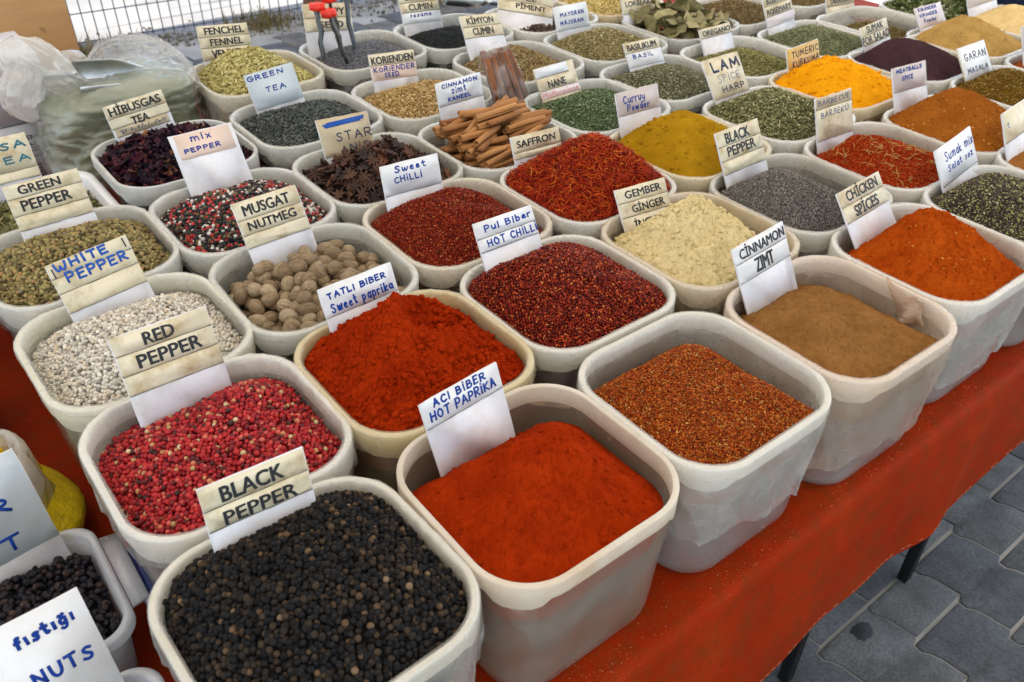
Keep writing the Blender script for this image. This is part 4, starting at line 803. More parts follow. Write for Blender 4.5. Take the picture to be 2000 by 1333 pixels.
powder_heap('sweet_paprika_heap', Heap((-.012, -.020, -.014, -.016), (-.008, .060, .060), 1.2, .010, 36, crater, fine=.0042), at('B2'), m_powder('sweet_paprika', (.31, .019, .002), (.38, .030, .0028), bscale=330, bmp=1.1, bdist=.002), .0015, 'lumpy deep red heap of sweet paprika with a hollow on top', 'spice heap', crumbs=(2200, .0008, .0058, lambda x, y: .20+.8*np.exp(-((x-.10)/.03)**2)+.5*np.exp(-((y+.09)/.04)**2)))
grain_heap('hot_chilli_heap', Heap((-.010, -.016, -.010, -.014), (-.01, .035, .040), 1.9, .004, 18, lambda x, y, t: -.012*np.exp(-(((x-.055)/.035)**2+((y+.015)/.02)**2))), at('B3'), m_powder('hot_chilli_dust', (.06, .006, .004)),
  m_grain('hot_chilli', [(0, (.06, .006, .003)), (.4, (.20, .013, .005)), (.75, (.34, .026, .007)), (.92, (.50, .075, .014)), (1, (.60, .20, .045))], .42, .5, .2), .0043, FL, .0030, layers=(-.3, .1, .5), keep=(1, .95, .5), mode='flat', tilt=.7, label='dark red heap of hot chilli flakes', cat='spice heap')
powder_heap('ginger_powder_heap', Heap((-.018, -.050, -.016, -.040), (.03, .045, .060), 1.0, .009, 38, fine=.0040), at('B4'), m_powder('ginger_powder', (.70, .56, .27), (.76, .63, .34), var=.12, bscale=300, bmp=1.1, bdist=.002), .0018, 'crumbly pale yellow heap of ginger powder', 'spice heap', crumbs=(900, .0010, .0055, lambda x, y: .5+0*x))
grain_heap('ground_pepper_heap', Heap((-.020, -.058, -.044, -.030), (-.02, .035, .022), 1.8, .002, 20), at('B5'), m_powder('ground_pepper_dust', (.15, .135, .12)),
  m_grain('ground_pepper', [(0, (0.034, 0.032, 0.031)), (.4, (0.149, 0.136, 0.124)), (.8, (0.265, 0.241, 0.218)), (1, (0.483, 0.437, 0.380))], .8, .2, 0), .0026, CH, .0016, layers=(-.2, .3), label='smooth grey heap of ground pepper', cat='spice heap', step=.004)
def bq(x, y, t): return .030*np.exp(-(((x+.035)/.035)**2+((y-.055)/.03)**2))
_h = Heap((-.012, -.030, -.012, -.034), (.0, .0, .006), 2.4, .007, 26, bq)
grain_heap('barbecue_spice_heap', _h, at('B6'), m_powder('barbecue_dust', (.38, .035, .006)), [m_grain('barbecue_spice', [(0, (.22, .016, .005)), (.5, (.42, .040, .006)), (.9, (.52, .085, .012)), (1, (.35, .2, .05))], .8, .2, .2), m_grain('barbecue_straws', [(0, (.42, .24, .06)), (1, (.62, .40, .14))], .7, .3, .2)], .0036, CH+FL, .0022, layers=(-.2, .3), mode='flat', tilt=.8, label='red barbecue spice with dry yellow straws', cat='spice heap',
  more=[(lambda xy: scatter(ST, np.column_stack([xy[0], xy[1], _h.h(*xy)+.003]), flat_rot(_h.normals(*xy), .35), np.full(len(xy[0]), .010))+(2,))((rng.uniform(-.09, .10, 90), rng.uniform(-.09, .09, 90)))])
powder_heap('meatball_spice_heap', Heap((-.008, -.012, -.010, -.010), (.01, .035, .070), 1.2, .005, 28), at('B7'), m_powder('meatball_spice', (.30, .085, .010), (.36, .115, .014), bscale=260, bmp=1.2, bdist=.002, speck=((.55, .30, .08), 300, .90)), .0026, 'tall brown heap of meatball spice', 'spice heap', crumbs=(900, .0010, .0026, lambda x, y: .6+0*x))
grain_heap('garam_masala_heap', Heap((-.012, -.012, -.010, -.012), (0, .03, .030), 1.6, .005, 28), at('B8'), m_powder('garam_dust', (.16, .085, .012)), m_grain('garam_masala', [(0, (.08, .05, .01)), (.6, (.22, .12, .016)), (.9, (.34, .21, .05)), (1, (.5, .4, .18))], .8, .2, 0), .005, CH+HERB, .0028, label='olive brown heap of garam masala behind the meatball spice', cat='spice heap')
powder_heap('red_brown_heap', Heap((-.016, -.016, -.014, -.016), (.0, .02, .03), 1.4, .005, 26), at('B9'), m_powder('red_brown_powder', (.26, .06, .012)), .004, 'red brown powder in the tub beyond the garam masala', 'spice heap')
# third row
grain_heap('white_peppercorn_heap', Heap((-.034, -.030, -.018, -.034), (0, .01, .012), 2.2, .003, 14), at('C1'), m_plain('white_pepper_dust', (.26, .24, .20), 1, .1),
  m_grain('white_pepper', [(0, (.14, .13, .12)), (.05, (.40, .36, .30)), (.5, (.59, .55, .47)), (.85, (.70, .66, .58)), (.95, (.60, .48, .33)), (1, (.75, .73, .68))], .65, .3, .5, 420, .001), .0055, S0, .0028, label='heap of whole white peppercorns', cat='peppercorns', lift=.35)
grain_heap('sweet_chilli_heap', Heap((-.012, -.030, -.012, -.022), (.0, .035, .038), 1.5, .004, 22, lambda x, y, t: -.012*np.exp(-(((x-.035)/.03)**2+((y-.005)/.02)**2))+.010*np.exp(-(((x-.08)/.025)**2+((y-.02)/.03)**2))), at('C3'), m_powder('sweet_chilli_dust', (.15, .012, .005)),
  m_grain('sweet_chilli', [(0, (.06, .006, .003)), (.3, (.19, .012, .004)), (.75, (.36, .028, .005)), (.93, (.48, .085, .018)), (1, (.6, .26, .09))], .5, .45, .2), .0034, FL, .0021, layers=(-.3, .15, .5), keep=(1, .95, .5), mode='flat', tilt=.7, label='red heap of sweet chilli flakes', cat='spice heap')
grain_heap('saffron_heap', Heap((.0, -.004, -.008, -.008), (.034, .028, .080), 1.2, .008, 26), at('C4'), m_powder('saffron_dust', (.22, .014, .005)),
  m_grain('saffron', [(0, (.11, .006, .003)), (.35, (.34, .017, .003)), (.72, (.48, .042, .004)), (.93, (.58, .10, .008)), (1, (.64, .19, .02))], .55, .4, 0), .0072, [strand(i, .10, .5) for i in range(8)], .0078, layers=(-.2, .2, .6, .9), keep=(1, 1, 1, .6), mode='flat', tilt=.45, label='tall heap of red saffron strands', cat='spice heap', sj=.3)
powder_heap('curry_powder_heap', Heap((-.012, -.020, -.010, -.016), (.0, .03, .062), 1.45, .006, 30), at('C5'), m_powder('curry_powder', (.36, .185, .007), (.43, .235, .010), bscale=260, bmp=1.0, bdist=.002), .0026, 'mustard yellow heap of curry powder', 'spice heap', crumbs=(260, .0010, .005, lambda x, y: .5+0*x))
grain_heap('lamb_spice_heap', Heap((-.010, -.012, -.010, -.012), (.0, .02, .032), 1.9, .006, 28), at('C6'), m_powder('lamb_spice_dust', (.08, .075, .03)), m_grain('lamb_spice', [(0, (0.072, 0.080, 0.035)), (.45, (0.224, 0.224, 0.096)), (.8, (0.384, 0.376, 0.176)), (1, (0.672, 0.608, 0.352))], .8, .2, 0), .0055, HERB+ST[:3], .0050, layers=(-.2, .2, .6), keep=(1, 1, .6), mode='flat', tilt=.5, label='greenish grey lamb spice herb mix', cat='herb heap', sj=.35)
powder_heap('turmeric_heap', Heap((-.010, -.012, -.010, -.012), (.0, .035, .055), 1.6, .007, 30), at('C7'), m_powder('turmeric', (.80, .30, .004), (.86, .38, .008), var=.1, bscale=260, bmp=.8, bdist=.002), .0028, 'bright orange yellow heap of turmeric', 'spice heap', crumbs=(400, .0012, .006, lambda x, y: .5+0*x))
powder_heap('sumak_heap', Heap((-.012, -.018, -.012, -.014), (-.005, .03, .050), 1.35, .004, 26, lambda x, y, t: .012*np.exp(-(((x+.05)/.03)**2+((y-.05)/.03)**2))), at('C8'), m_powder('sumak', (.050, .024, .030), (.068, .033, .038), bscale=420, bmp=1.0), .0028, 'dark purple brown heap of sumak', 'spice heap', crumbs=(300, .0008, .002, lambda x, y: .5+0*x))
powder_heap('coriander_powder_heap', Heap((-.012, -.016, -.012, -.014), (.005, .035, .060), 1.15, .004, 28), at('C9'), m_powder('coriander_powder', (.42, .24, .065), (.50, .31, .10), bscale=300, bmp=.9), .0028, 'sandy brown heap of coriander powder', 'spice heap', crumbs=(200, .0010, .003, lambda x, y: .5+0*x))
powder_heap('pale_yellow_heap', Heap((-.012, -.012, -.012, -.012), (.03, .02, .040), 1.3, .005, 28), at('C10'), m_powder('pale_yellow_powder', (.72, .50, .20), (.78, .58, .28), bscale=300, bmp=.9), .003, 'pale yellow powder heap at the far end beside the coriander powder', 'spice heap')
# fourth row
grain_heap('green_peppercorn_heap', Heap((-.022, -.026, -.018, -.030), (.01, .02, .018), 2.1, .003, 14), at('D1'), m_plain('green_pepper_dust', (.05, .04, .02), 1, .1),
  m_grain('green_pepper', [(0, (0.078, 0.062, 0.034)), (.3, (0.190, 0.146, 0.056)), (.65, (0.280, 0.224, 0.084)), (.88, (0.347, 0.291, 0.123)), (.96, (0.381, 0.202, 0.078)), (1, (0.179, 0.168, 0.123))], .6, .4, .8, 400, .0015), .0066, [lumpy(1, .12, i) for i in range(6)], .0034, label='heap of olive brown green peppercorns', cat='peppercorns', lift=.35)
grain_heap('mixed_peppercorn_heap', Heap((-.028, -.026, -.020, -.030), (0, .02, .018), 2.2, .003, 14), at('D2'), m_plain('mixed_pepper_dust', (.02, .018, .017), 1, .1),
  m_grain('mixed_pepper', [(0, (.018, .018, .02)), (.40, (.028, .026, .026)), (.41, (.10, .075, .04)), (.52, (.17, .13, .06)), (.53, (.35, .02, .022)), (.74, (.46, .06, .055)), (.75, (.55, .51, .46)), (.88, (.66, .63, .57)), (.89, (.05, .04, .035)), (1, (.02, .02, .02))], .5, .45, .5, 400, .001), .0062, S0, .0032, label='heap of mixed black, white and red peppercorns', cat='peppercorns', lift=.35)
grain_heap('mint_heap', Heap((-.022, -.022, -.020, -.026), (.02, .03, .006), 1.7, .003, 24), at('D5'), m_powder('mint_dust', (.05, .07, .035)), m_grain('mint', [(0, (.050, .085, .035)), (.5, (.125, .185, .085)), (.85, (.22, .28, .15)), (1, (.44, .46, .32))], .8, .2, 0), .0042, HERB+FL, .0032, layers=(-.2, .2, .5), keep=(1, 1, .5), mode='flat', tilt=.6, label='fresh looking heap of dried green mint', cat='herb heap', sj=.3)
grain_heap('basil_heap', Heap((-.022, -.022, -.020, -.026), (.01, .03, .008), 1.7, .003, 24), at('D6'), m_powder('basil_dust', (.07, .07, .04)), m_grain('basil', [(0, (0.080, 0.088, 0.048)), (.5, (0.208, 0.208, 0.112)), (.85, (0.352, 0.336, 0.208)), (1, (0.672, 0.624, 0.448))], .8, .2, 0), .0042, HERB+FL, .0030, layers=(-.2, .25), mode='flat', tilt=.6, label='grey green heap of dried basil', cat='herb heap', sj=.3)
grain_heap('oregano_heap', Heap((-.030, -.030, -.026, -.034), (.0, .02, .0), 1.7, .004, 24), at('D7'), m_powder('oregano_dust', (.09, .085, .03)), m_grain('oregano', [(0, (0.102, 0.102, 0.036)), (.5, (0.275, 0.261, 0.094)), (.85, (0.420, 0.377, 0.160)), (1, (0.609, 0.551, 0.290))], .8, .2, 0), .0046, HERB+ST[:2], .0042, layers=(-.2, .25), mode='flat', tilt=.6, label='yellowish green heap of dried oregano', cat='herb heap', sj=.3)
grain_heap('rosemary_heap', Heap((-.014, -.018, -.014, -.018), (.0, .02, .016), 1.9, .004, 24), at('D8'), m_powder('rosemary_dust', (.08, .085, .045)), m_grain('rosemary', [(0, (0.096, 0.112, 0.056)), (.5, (0.240, 0.264, 0.136)), (.85, (0.384, 0.400, 0.224)), (1, (0.640, 0.608, 0.400))], .8, .2, 0), .0058, ST, .0062, layers=(-.2, .3), mode='flat', tilt=.4, label='grey green heap of rosemary needles', cat='herb heap', sj=.3)
grain_heap('tarragon_heap', Heap((-.05, -.05, -.04, -.055), (.0, .02, -.006), 1.6, .005, 24), at('D9'), m_powder('tarragon_dust', (.16, .11, .04)), m_grain('tarragon', [(0, (.12, .09, .03)), (.5, (.27, .19, .075)), (.85, (.36, .27, .12)), (1, (.2, .22, .09))], .8, .2, 0), .0056, HERB, .0042, mode='flat', tilt=.6, label='brownish heap of dried tarragon', cat='herb heap', sj=.3)
grain_heap('green_leaf_heap', Heap((-.012, -.012, -.012, -.014), (.0, .02, .024), 1.8, .006, 24), at('D10'), m_powder('leaf_dust', (.05, .055, .02)), m_grain('green_leaves', [(0, (.05, .07, .022)), (.5, (.13, .16, .05)), (.8, (.24, .26, .11)), (1, (.55, .53, .38))], .7, .3, 0), .012, PT, .010, layers=(-.1, .3, .6), keep=(1, 1, .7), mode='flat', tilt=.7, label='loose green and pale dried leaves at the far end', cat='herb heap', sj=.35)
# fifth row
grain_heap('hibiscus_heap', Heap((-.030, -.030, -.026, -.026), (.0, .03, .020), 1.8, .006, 20), at('E2'), m_plain('hibiscus_dark', (.012, .006, .009), 1, .1), m_grain('hibiscus', [(0, (.010, .006, .012)), (.5, (.028, .010, .020)), (.78, (.075, .014, .028)), (.93, (.16, .035, .035)), (1, (.36, .16, .07))], .55, .45, .4, 160, .002), .0125, PT, .0125, layers=(-.1, .25, .6), keep=(1, 1, .9), mode='flat', tilt=1.0, label='crumpled dark purple hibiscus flowers', cat='flower heap', sj=.35)
grain_heap('green_tea_heap', Heap((-.024, -.024, -.020, -.026), (.0, .03, .008), 2.0, .003, 20), at('E3'), m_plain('tea_dust', (.02, .025, .022), 1, .1), m_grain('green_tea', [(0, (.022, .026, .026)), (.5, (.055, .064, .060)), (.85, (.095, .108, .10)), (1, (.17, .18, .16))], .6, .4, .4), .0052, [lumpy(1, .2, i, (1, .34, .3)) for i in range(6)], .0048, mode='flat', tilt=.5, label='dark grey green heap of rolled green tea', cat='tea heap', sj=.25)
grain_heap('coriander_seed_heap', Heap((-.040, -.030, -.026, -.030), (.03, .02, .008), 1.5, .003, 20), at('E4'), m_plain('coriander_dust', (.15, .09, .03), 1, .1), m_grain('coriander_seed', [(0, (.20, .12, .045)), (.4, (.36, .23, .085)), (.85, (.48, .33, .14)), (1, (.62, .48, .26))], .65, .3, .4), .0058, [lumpy(1, .06, i) for i in range(3)], .0030, label='tan heap of round coriander seed', cat='seed heap')
grain_heap('cumin_heap', Heap((-.030, -.030, -.018, -.030), (-.01, .03, .032), 1.5, .003, 20), at('E5'), m_plain('cumin_dust', (.10, .07, .03), 1, .1), m_grain('cumin', [(0, (.10, .065, .025)), (.5, (.23, .155, .065)), (.9, (.33, .24, .11)), (1, (.46, .37, .2))], .7, .3, .3), .0048, SE, .0042, mode='flat', tilt=.4, label='brown heap of cumin seed', cat='seed heap', sj=.2)
grain_heap('marjoram_heap', Heap((-.020, -.018, -.016, -.022), (.02, .03, .020), 1.8, .003, 20), at('E6'), m_powder('marjoram_dust', (.16, .13, .05)), m_grain('marjoram', [(0, (0.156, 0.126, 0.054)), (.5, (0.324, 0.264, 0.120)), (.9, (0.444, 0.372, 0.192)), (1, (0.600, 0.528, 0.312))], .8, .2, 0), .0050, SE+HERB, .0036, mode='flat', tilt=.6, label='straw coloured heap of marjoram', cat='herb heap', sj=.25)
grain_heap('brown_herb_heap', Heap((-.014, -.018, -.014, -.018), (.0, .02, .016), 1.9, .004, 20), at('E8'), m_powder('brown_herb_dust', (.16, .105, .04)), m_grain('brown_herbs', [(0, (.12, .08, .035)), (.5, (.26, .18, .08)), (.9, (.35, .26, .13)), (1, (.5, .42, .26))], .8, .2, 0), .0058, HERB, .0046, mode='flat', tilt=.6, label='brown heap of fine dried herbs behind the bay leaves', cat='herb heap', sj=.3)
# sixth row
grain_heap('fennel_heap', Heap((-.020, -.030, -.016, -.030), (-.01, .03, .052), 1.6, .004, 20), at('F3'), m_plain('fennel_dust', (.22, .18, .06), 1, .1), m_grain('fennel', [(0, (.24, .20, .06)), (.5, (.43, .37, .13)), (.88, (.54, .48, .20)), (1, (.66, .6, .34))], .6, .35, .3), .0066, [lumpy(1, .08, i, (1, .36, .34)) for i in range(5)], .0064, mode='flat', tilt=.35, label='pale yellow green heap of fennel seeds', cat='seed heap', sj=.2)
grain_heap('poppy_seed_heap', Heap((-.030, -.026, -.022, -.026), (.02, .02, .0), 1.8, .002, 20), at('F4'), m_powder('poppy_dust', (.10, .105, .12)), m_grain('poppy_seed', [(0, (.06, .065, .075)), (.5, (.14, .145, .165)), (1, (.26, .26, .28))], .6, .3, 0), .0034, [ico(0)], .0017, label='blue grey heap of poppy seed', cat='seed heap')
grain_heap('black_cumin_heap', Heap((-.034, -.034, -.030, -.036), (.0, .02, .0), 1.6, .002, 20), at('F5'), m_plain('black_cumin_dust', (.008, .010, .010), 1, .1), m_grain('black_cumin', [(0, (.008, .011, .011)), (.8, (.018, .023, .023)), (1, (.04, .045, .045))], .5, .4, 0), .004, [ico(0)], .0022, label='black heap of cumin seed', cat='seed heap')
grain_heap('allspice_heap', Heap((-.040, -.036, -.034, -.04), (.0, .02, -.012), 1.8, .003, 20), (1.62, 1.932, RIM), m_plain('allspice_dust', (.02, .014, .01), 1, .1), m_grain('allspice', [(0, (.035, .022, .016)), (.6, (.075, .048, .034)), (1, (.15, .10, .07))], .6, .35, .5), .0095, S0, .0052, label='dark brown heap of allspice berries', cat='seed heap')
grain_heap('yellow_grain_heap', Heap((-.020, -.020, -.018, -.022), (.0, .02, .02), 1.8, .003, 20), at('F7'), m_plain('grain_dust', (.4, .28, .08), 1, .1), m_grain('yellow_grains', [(0, (.42, .30, .08)), (.6, (.60, .46, .16)), (1, (.7, .58, .3))], .6, .3, 0), .0072, SE, .0058, label='yellow grains at the back edge of the stall', cat='seed heap')
grain_heap('loose_goods_heap', Heap((-.020, -.020, -.018, -.022), (.0, .02, .01), 1.8, .003, 20), at('E9'), m_powder('loose_dust', (.2, .15, .06)), m_grain('loose_goods', [(0, (.2, .14, .06)), (1, (.36, .27, .13))], .8, .2, 0), .008, HERB, .006, mode='flat', label='brownish loose goods behind the tarragon tub', cat='herb heap')
powder_heap('edge_heap', Heap((-.016, -.016, -.014, -.016), (.0, .02, .02), 1.6, .004, 24), at('A7'), m_powder('edge_powder', (.30, .12, .03)), .004, 'brown heap in the tub cut off by the picture edge', 'spice heap')
# ------------------------------------------------------------------ countable goods: every nut, star, stick and leaf is its own object
def tri_mesh(name, VF, m):
    me = mesh_np(name, VF[0], np.asarray(VF[1]).ravel(), np.full(len(VF[1]), 3)); me.materials.append(m); return me
def m_obj(name, stops, rough=0.6, spec=0.4, scale=120, bmp=0.6, bdist=0.001, stretch=(1, 1, 1), dark=.55):
    m, nt, p, out = _new(name); oi = N(nt, 'ShaderNodeObjectInfo'); co = coords(nt)
    mp = N(nt, 'ShaderNodeMapping'); mp.inputs['Scale'].default_value = stretch; nt.links.new(co, mp.inputs['Vector'])
    f = noise(nt, mp.outputs[0], scale, 5, .65)
    col = mixc(nt, ramp(nt, oi.outputs['Random'], stops), ramp(nt, f, [(0.3, (dark,)*3), (0.7, (1.2,)*3)]), 1.0, 'MULTIPLY')
    nt.links.new(col, p.inputs['Base Color']); p.inputs['Roughness'].default_value = rough; p.inputs['Specular IOR Level'].default_value = spec
    bump(nt, p, f, bmp, bdist); return m
M_NUT = m_obj('nutmeg_shell', [(0, (.19, .125, .065)), (.5, (.29, .205, .115)), (1, (.40, .30, .185))], .6, .3, 260, 1.0, .0022, (.22, 1, 1), .5)
M_NUTD = m_plain('dark_nutmeg_shell', (.045, .04, .038), .6, .4, bmp=.6, bscale=150)
def nut(seed):
    V, F = ico(3); r = np.random.default_rng(seed); an = np.arctan2(V[:, 2], V[:, 1]); w = 1+.009*np.sin(an*11+V[:, 0]*3+seed)+.006*np.sin(an*17-V[:, 0]*5)+.03*np.sin(V@r.normal(size=3)*2.2+seed)
    V = V*w[:, None]*np.array([.0148, .0114, .0110]); V[:, 1:] *= (1-.16*(V[:, 0:1]/.0148)); return V, F
NUTS = [tri_mesh('nutmeg', nut(i), M_NUT) for i in range(5)]
hn = Heap((-.045, -.050, -.028, -.050), (.0, .04, -.012), 1.7, .004, 12)
def place(name, me, loc, rot, label, cat, group):
    o = bpy.data.objects.new(name, me); COL.objects.link(o)
    q = Matrix([list(rot[0])+[0], list(rot[1])+[0], list(rot[2])+[0], [0, 0, 0, 1]]); q.translation = Vector(loc); o.matrix_world = q
    return tag(o, label, cat, group)
U, V = spot('C2')
def settle(x, y, d, amp=.25):
    return x, y
for lay, (dz, jit, keep) in enumerate(((-.016, .18, 1), (.0, .22, .97), (.014, .3, .34))):
    x, y = hn.lattice(.0226, jit, .012); k = rng.random(len(x)) < keep; x, y = x[k], y[k]
    if lay == 1: x = x+.006
    z = hn.h(x, y)+dz+rng.normal(size=len(x))*.0022; rot = flat_rot(np.tile([0, 0, 1.], (len(x), 1)), .45)
    for i in range(len(x)):
        dark = lay == 1 and i == int(len(x)*.86)
        me = NUTS[rng.integers(0, 5)]
        if dark: me = me.copy(); me.materials.clear(); me.materials.append(M_NUTD)
        place('nutmeg', me, (U+x[i], V+y[i], RIM+z[i]), rot[i], 'single dark grey nutmeg among the pale brown ones' if dark else 'wrinkled pale brown nutmeg lying in the nutmeg tub', 'nutmeg', None if dark else 'nutmegs in the tub')
# star anise
M_STAR = m_obj('star_anise_husk', [(0, (.022, .010, .007)), (.45, (.050, .020, .012)), (.8, (.11, .042, .020)), (1, (.22, .085, .035))], .6, .4, 200, .6, .001)
def star(seed):
    r = np.random.default_rng(seed); V = []; F = []; n = 8; L0 = .0160
    for k in range(n):      # eight plump boat-shaped pods, most of them split open on top
        a = 2*math.pi*k/n+r.uniform(-.12, .12); L = L0*r.uniform(.75, 1.05); c, s = math.cos(a), math.sin(a); op = r.uniform(.0005, .0022); up = r.uniform(.0, .003)
        st = [(.06, .0010, .0030), (.32, .0021, .0054), (.60, .0028, .0060), (.84, .0017, .0036), (1.0, .0004, .0010)]; P = []
        for f, w, d in st:
            o_ = op*min(1, w/.003); z0 = up*f; P += [(f*L, -w, z0+.0004), (f*L, -o_, z0+.0022), (f*L, 0, z0+.0022-min(.0030, op*1.6)*(w/.0044)), (f*L, o_, z0+.0022), (f*L, w, z0+.0004), (f*L, w*.55, z0-d*.72), (f*L, -w*.55, z0-d*.72)]
        b = len(V); V += [(x*c-y*s, x*s+y*c, z) for x, y, z in P]
        for j in range(4):
            for i in range(7):
                i2 = (i+1) % 7; q0, q1, q2, q3 = b+j*7+i, b+j*7+i2, b+(j+1)*7+i2, b+(j+1)*7+i; F += [[q0, q2, q1], [q0, q3, q2]]
    b = len(V); V += [(0, 0, -.0035), (0, 0, .003)]
    return np.array(V), np.array(F)
STARS = [tri_mesh('star_anise', star(i), M_STAR) for i in range(6)]
hs = Heap((-.040, -.040, -.028, -.050), (.015, .005, .036), 1.5, .004, 16)
U, V = spot('D3')
powder_heap('star_anise_crumbs', Heap((-.050, -.050, -.038, -.060), (.015, .005, .022), 1.5, .006, 30), (U, V, RIM), m_plain('anise_crumbs_dark', (.022, .011, .008), .9, .2, bmp=.8, bscale=200), .005, 'dark broken husk crumbs under the star anise', 'spice heap')
for lay, (dz, jit, keep, d) in enumerate(((-.006, .3, 1, .0235), (.006, .35, .85, .027), (.014, .4, .3, .030))):
    x, y = hs.lattice(d, jit, .012); k = rng.random(len(x)) < keep; x, y = x[k], y[k]; z = hs.h(x, y)+dz+rng.normal(size=len(x))*.002; rot = flat_rot(hs.normals(x, y), .55)
    for i in range(len(x)): place('star_anise', STARS[rng.integers(0, 6)], (U+x[i], V+y[i], RIM+z[i]), rot[i]*rng.uniform(.9, 1.15), 'dark brown eight pointed star anise in the star anise tub', 'star anise', 'star anise in the tub')
# cinnamon sticks: scrolled bark
M_STICK = m_obj('cinnamon_bark', [(0, (.27, .105, .030)), (.5, (.38, .165, .050)), (1, (.47, .225, .075))], .7, .3, 40, .5, .0012, (.15, 1, 1), .6)
def stick(seed):
    r = np.random.default_rng(seed); L = r.uniform(.088, .112); rad = r.uniform(.0056, .0077); th = .0012; dbl = False; turn = r.uniform(7.2, 10.0); n = 26; segs = 7; V = []; F = []; bow = r.uniform(-.002, .002)
    prof = []
    if dbl: ts = np.linspace(-1, 1, n); ang = [(t*3.9 if True else 0) for t in ts]; rr_ = [rad*(1-.42*abs(t)**1.3) for t in ts]
    else: ts = np.linspace(0, 1, n); ang = [t*turn for t in ts]; rr_ = [rad*(1-.62*t**1.1) for t in ts]
    if dbl: pts = [((-1 if t < 0 else 1)*rad*.62*min(1, abs(t)*3)+rr_[i]*.62*math.sin(abs(ang[i]))*(-1 if t < 0 else 1)*.55, rad*.5-rr_[i]*.75*(1-math.cos(ang[i]*1.25))*.62) for i, t in enumerate(ts)]
    else: pts = [(rr_[i]*math.cos(ang[i]), rr_[i]*math.sin(ang[i])) for i in range(n)]
    P = np.array(pts); T = np.gradient(P, axis=0); T /= np.linalg.norm(T, axis=1)[:, None]; Nn = np.column_stack([-T[:, 1], T[:, 0]])
    loop = np.concatenate([P+Nn*th/2, (P-Nn*th/2)[::-1]]); m = len(loop)
    for j in range(segs):
        u = j/(segs-1)*2-1; k = 1+.05*math.sin(seed+u*4); tw = u*.15*r.uniform(.9, 1.1)
        c, s = math.cos(tw), math.sin(tw)
        V += [(u*L/2+(r.uniform(-.0012, .0012) if j in (0, segs-1) else 0), (q[0]*c-q[1]*s)*k+bow*(u*u), (q[0]*s+q[1]*c)*k) for q in loop]
    for j in range(segs-1):
        for k in range(m):
            k2 = (k+1) % m; F += [(j*m+k, j*m+k2, (j+1)*m+k2), (j*m+k, (j+1)*m+k2, (j+1)*m+k)]
    for e in (0, segs-1):
        for k in range(n-1):
            a, b, c2, d = k, k+1, m-2-k, m-1-k; q = [e*m+a, e*m+b, e*m+c2, e*m+d]
            if e == 0: q = q[::-1]
            F += [(q[0], q[1], q[2]), (q[0], q[2], q[3])]
    return np.array(V), np.array(F)
STICKS = [tri_mesh('cinnamon_stick', stick(i), M_STICK) for i in range(9)]
U, V = spot('D4'); rs = random.Random(11)
for lay, (z, nrow) in enumerate(((-.042, 10), (-.027, 11), (-.012, 11), (.003, 11), (.017, 10), (.030, 8), (.042, 6), (.052, 3))):
    wy = .106-.004*lay-(.05*max(0, lay-3)/3)
    for i in range(nrow):
        for half in ((-1, 1) if lay < 6 else (0,)):
            y = -wy+2*wy*(i+.5)/nrow+rs.uniform(-.004, .004)+(.012 if lay > 3 else 0); x = half*.056+rs.uniform(-.012, .012)
            if abs(y) > .075 and abs(x) > .05: x *= .8
            if lay >= 1 and lay < 4 and y > .06 and half == -1: continue
            yaw = math.radians(rs.gauss(4, 9 if lay < 3 else 20)); tip = math.radians(rs.gauss(0, 4)); roll = rs.uniform(0, 6.28)
            M = (Matrix.Rotation(yaw, 3, 'Z') @ Matrix.Rotation(tip, 3, 'Y') @ Matrix.Rotation(roll, 3, 'X'))
            place('cinnamon_stick', STICKS[rs.randrange(9)], (U+x, V+y, RIM+z+rs.uniform(-.003, .003)), [list(r_) for r_ in M], 'rolled brown cinnamon stick in the pile of sticks', 'cinnamon stick', 'cinnamon sticks in the tub')
# bay leaves
M_BAY = m_obj('bay_leaf_skin', [(0, (.085, .075, .025)), (.4, (.17, .145, .05)), (.8, (.29, .245, .10)), (1, (.36, .31, .15))], .6, .4, 60, .4, .001)
def bay(seed):
    r = np.random.default_rng(seed); nu, nv = 9, 5; c1, c2 = r.uniform(-.5, .9), r.uniform(-.9, .9); V = []; F = []
    for side in (0, 1):
        for i in range(nu):
            u = i/(nu-1)*2-1; w = .0175*(1-abs(u)**2.4)+.0008
            for j in range(nv):
                v = (j/(nv-1)*2-1); V.append((u*.039, v*w, .014*c1*u*u+.010*c2*v*v+.003*math.sin(u*7+seed)*v-(.0004 if side else 0)))
    def ix(s, i, j): return s*nu*nv+i*nv+j
    for i in range(nu-1):
        for j in range(nv-1):
            a, b, c, d = ix(0, i, j), ix(0, i+1, j), ix(0, i+1, j+1), ix(0, i, j+1); F += [(a, b, c), (a, c, d)]
            a, b, c, d = ix(1, i, j), ix(1, i+1, j), ix(1, i+1, j+1), ix(1, i, j+1); F += [(a, c, b), (a, d, c)]
    return np.array(V), np.array(F)
BAYS = [tri_mesh('bay_leaf', bay(i), M_BAY) for i in range(7)]
U, V = spot('E7'); hb = Heap((-.02, -.03, -.02, -.03), (.0, .03, .018), 1.7, .004, 16)
for dz, d in ((-.014, .042), (-.002, .036), (.012, .040), (.024, .058)):
    x, y = hb.lattice(d, .35, .022); z = hb.h(x, y)+dz; rot = flat_rot(np.tile([0, 0, 1.], (len(x), 1)), .65)
    for i in range(len(x)): place('bay_leaf', BAYS[rng.integers(0, 7)], (U+x[i], V+y[i], RIM+z[i]), rot[i], 'dry curled bay leaf in the tub behind the basil', 'bay leaf', 'bay leaves in the tub')
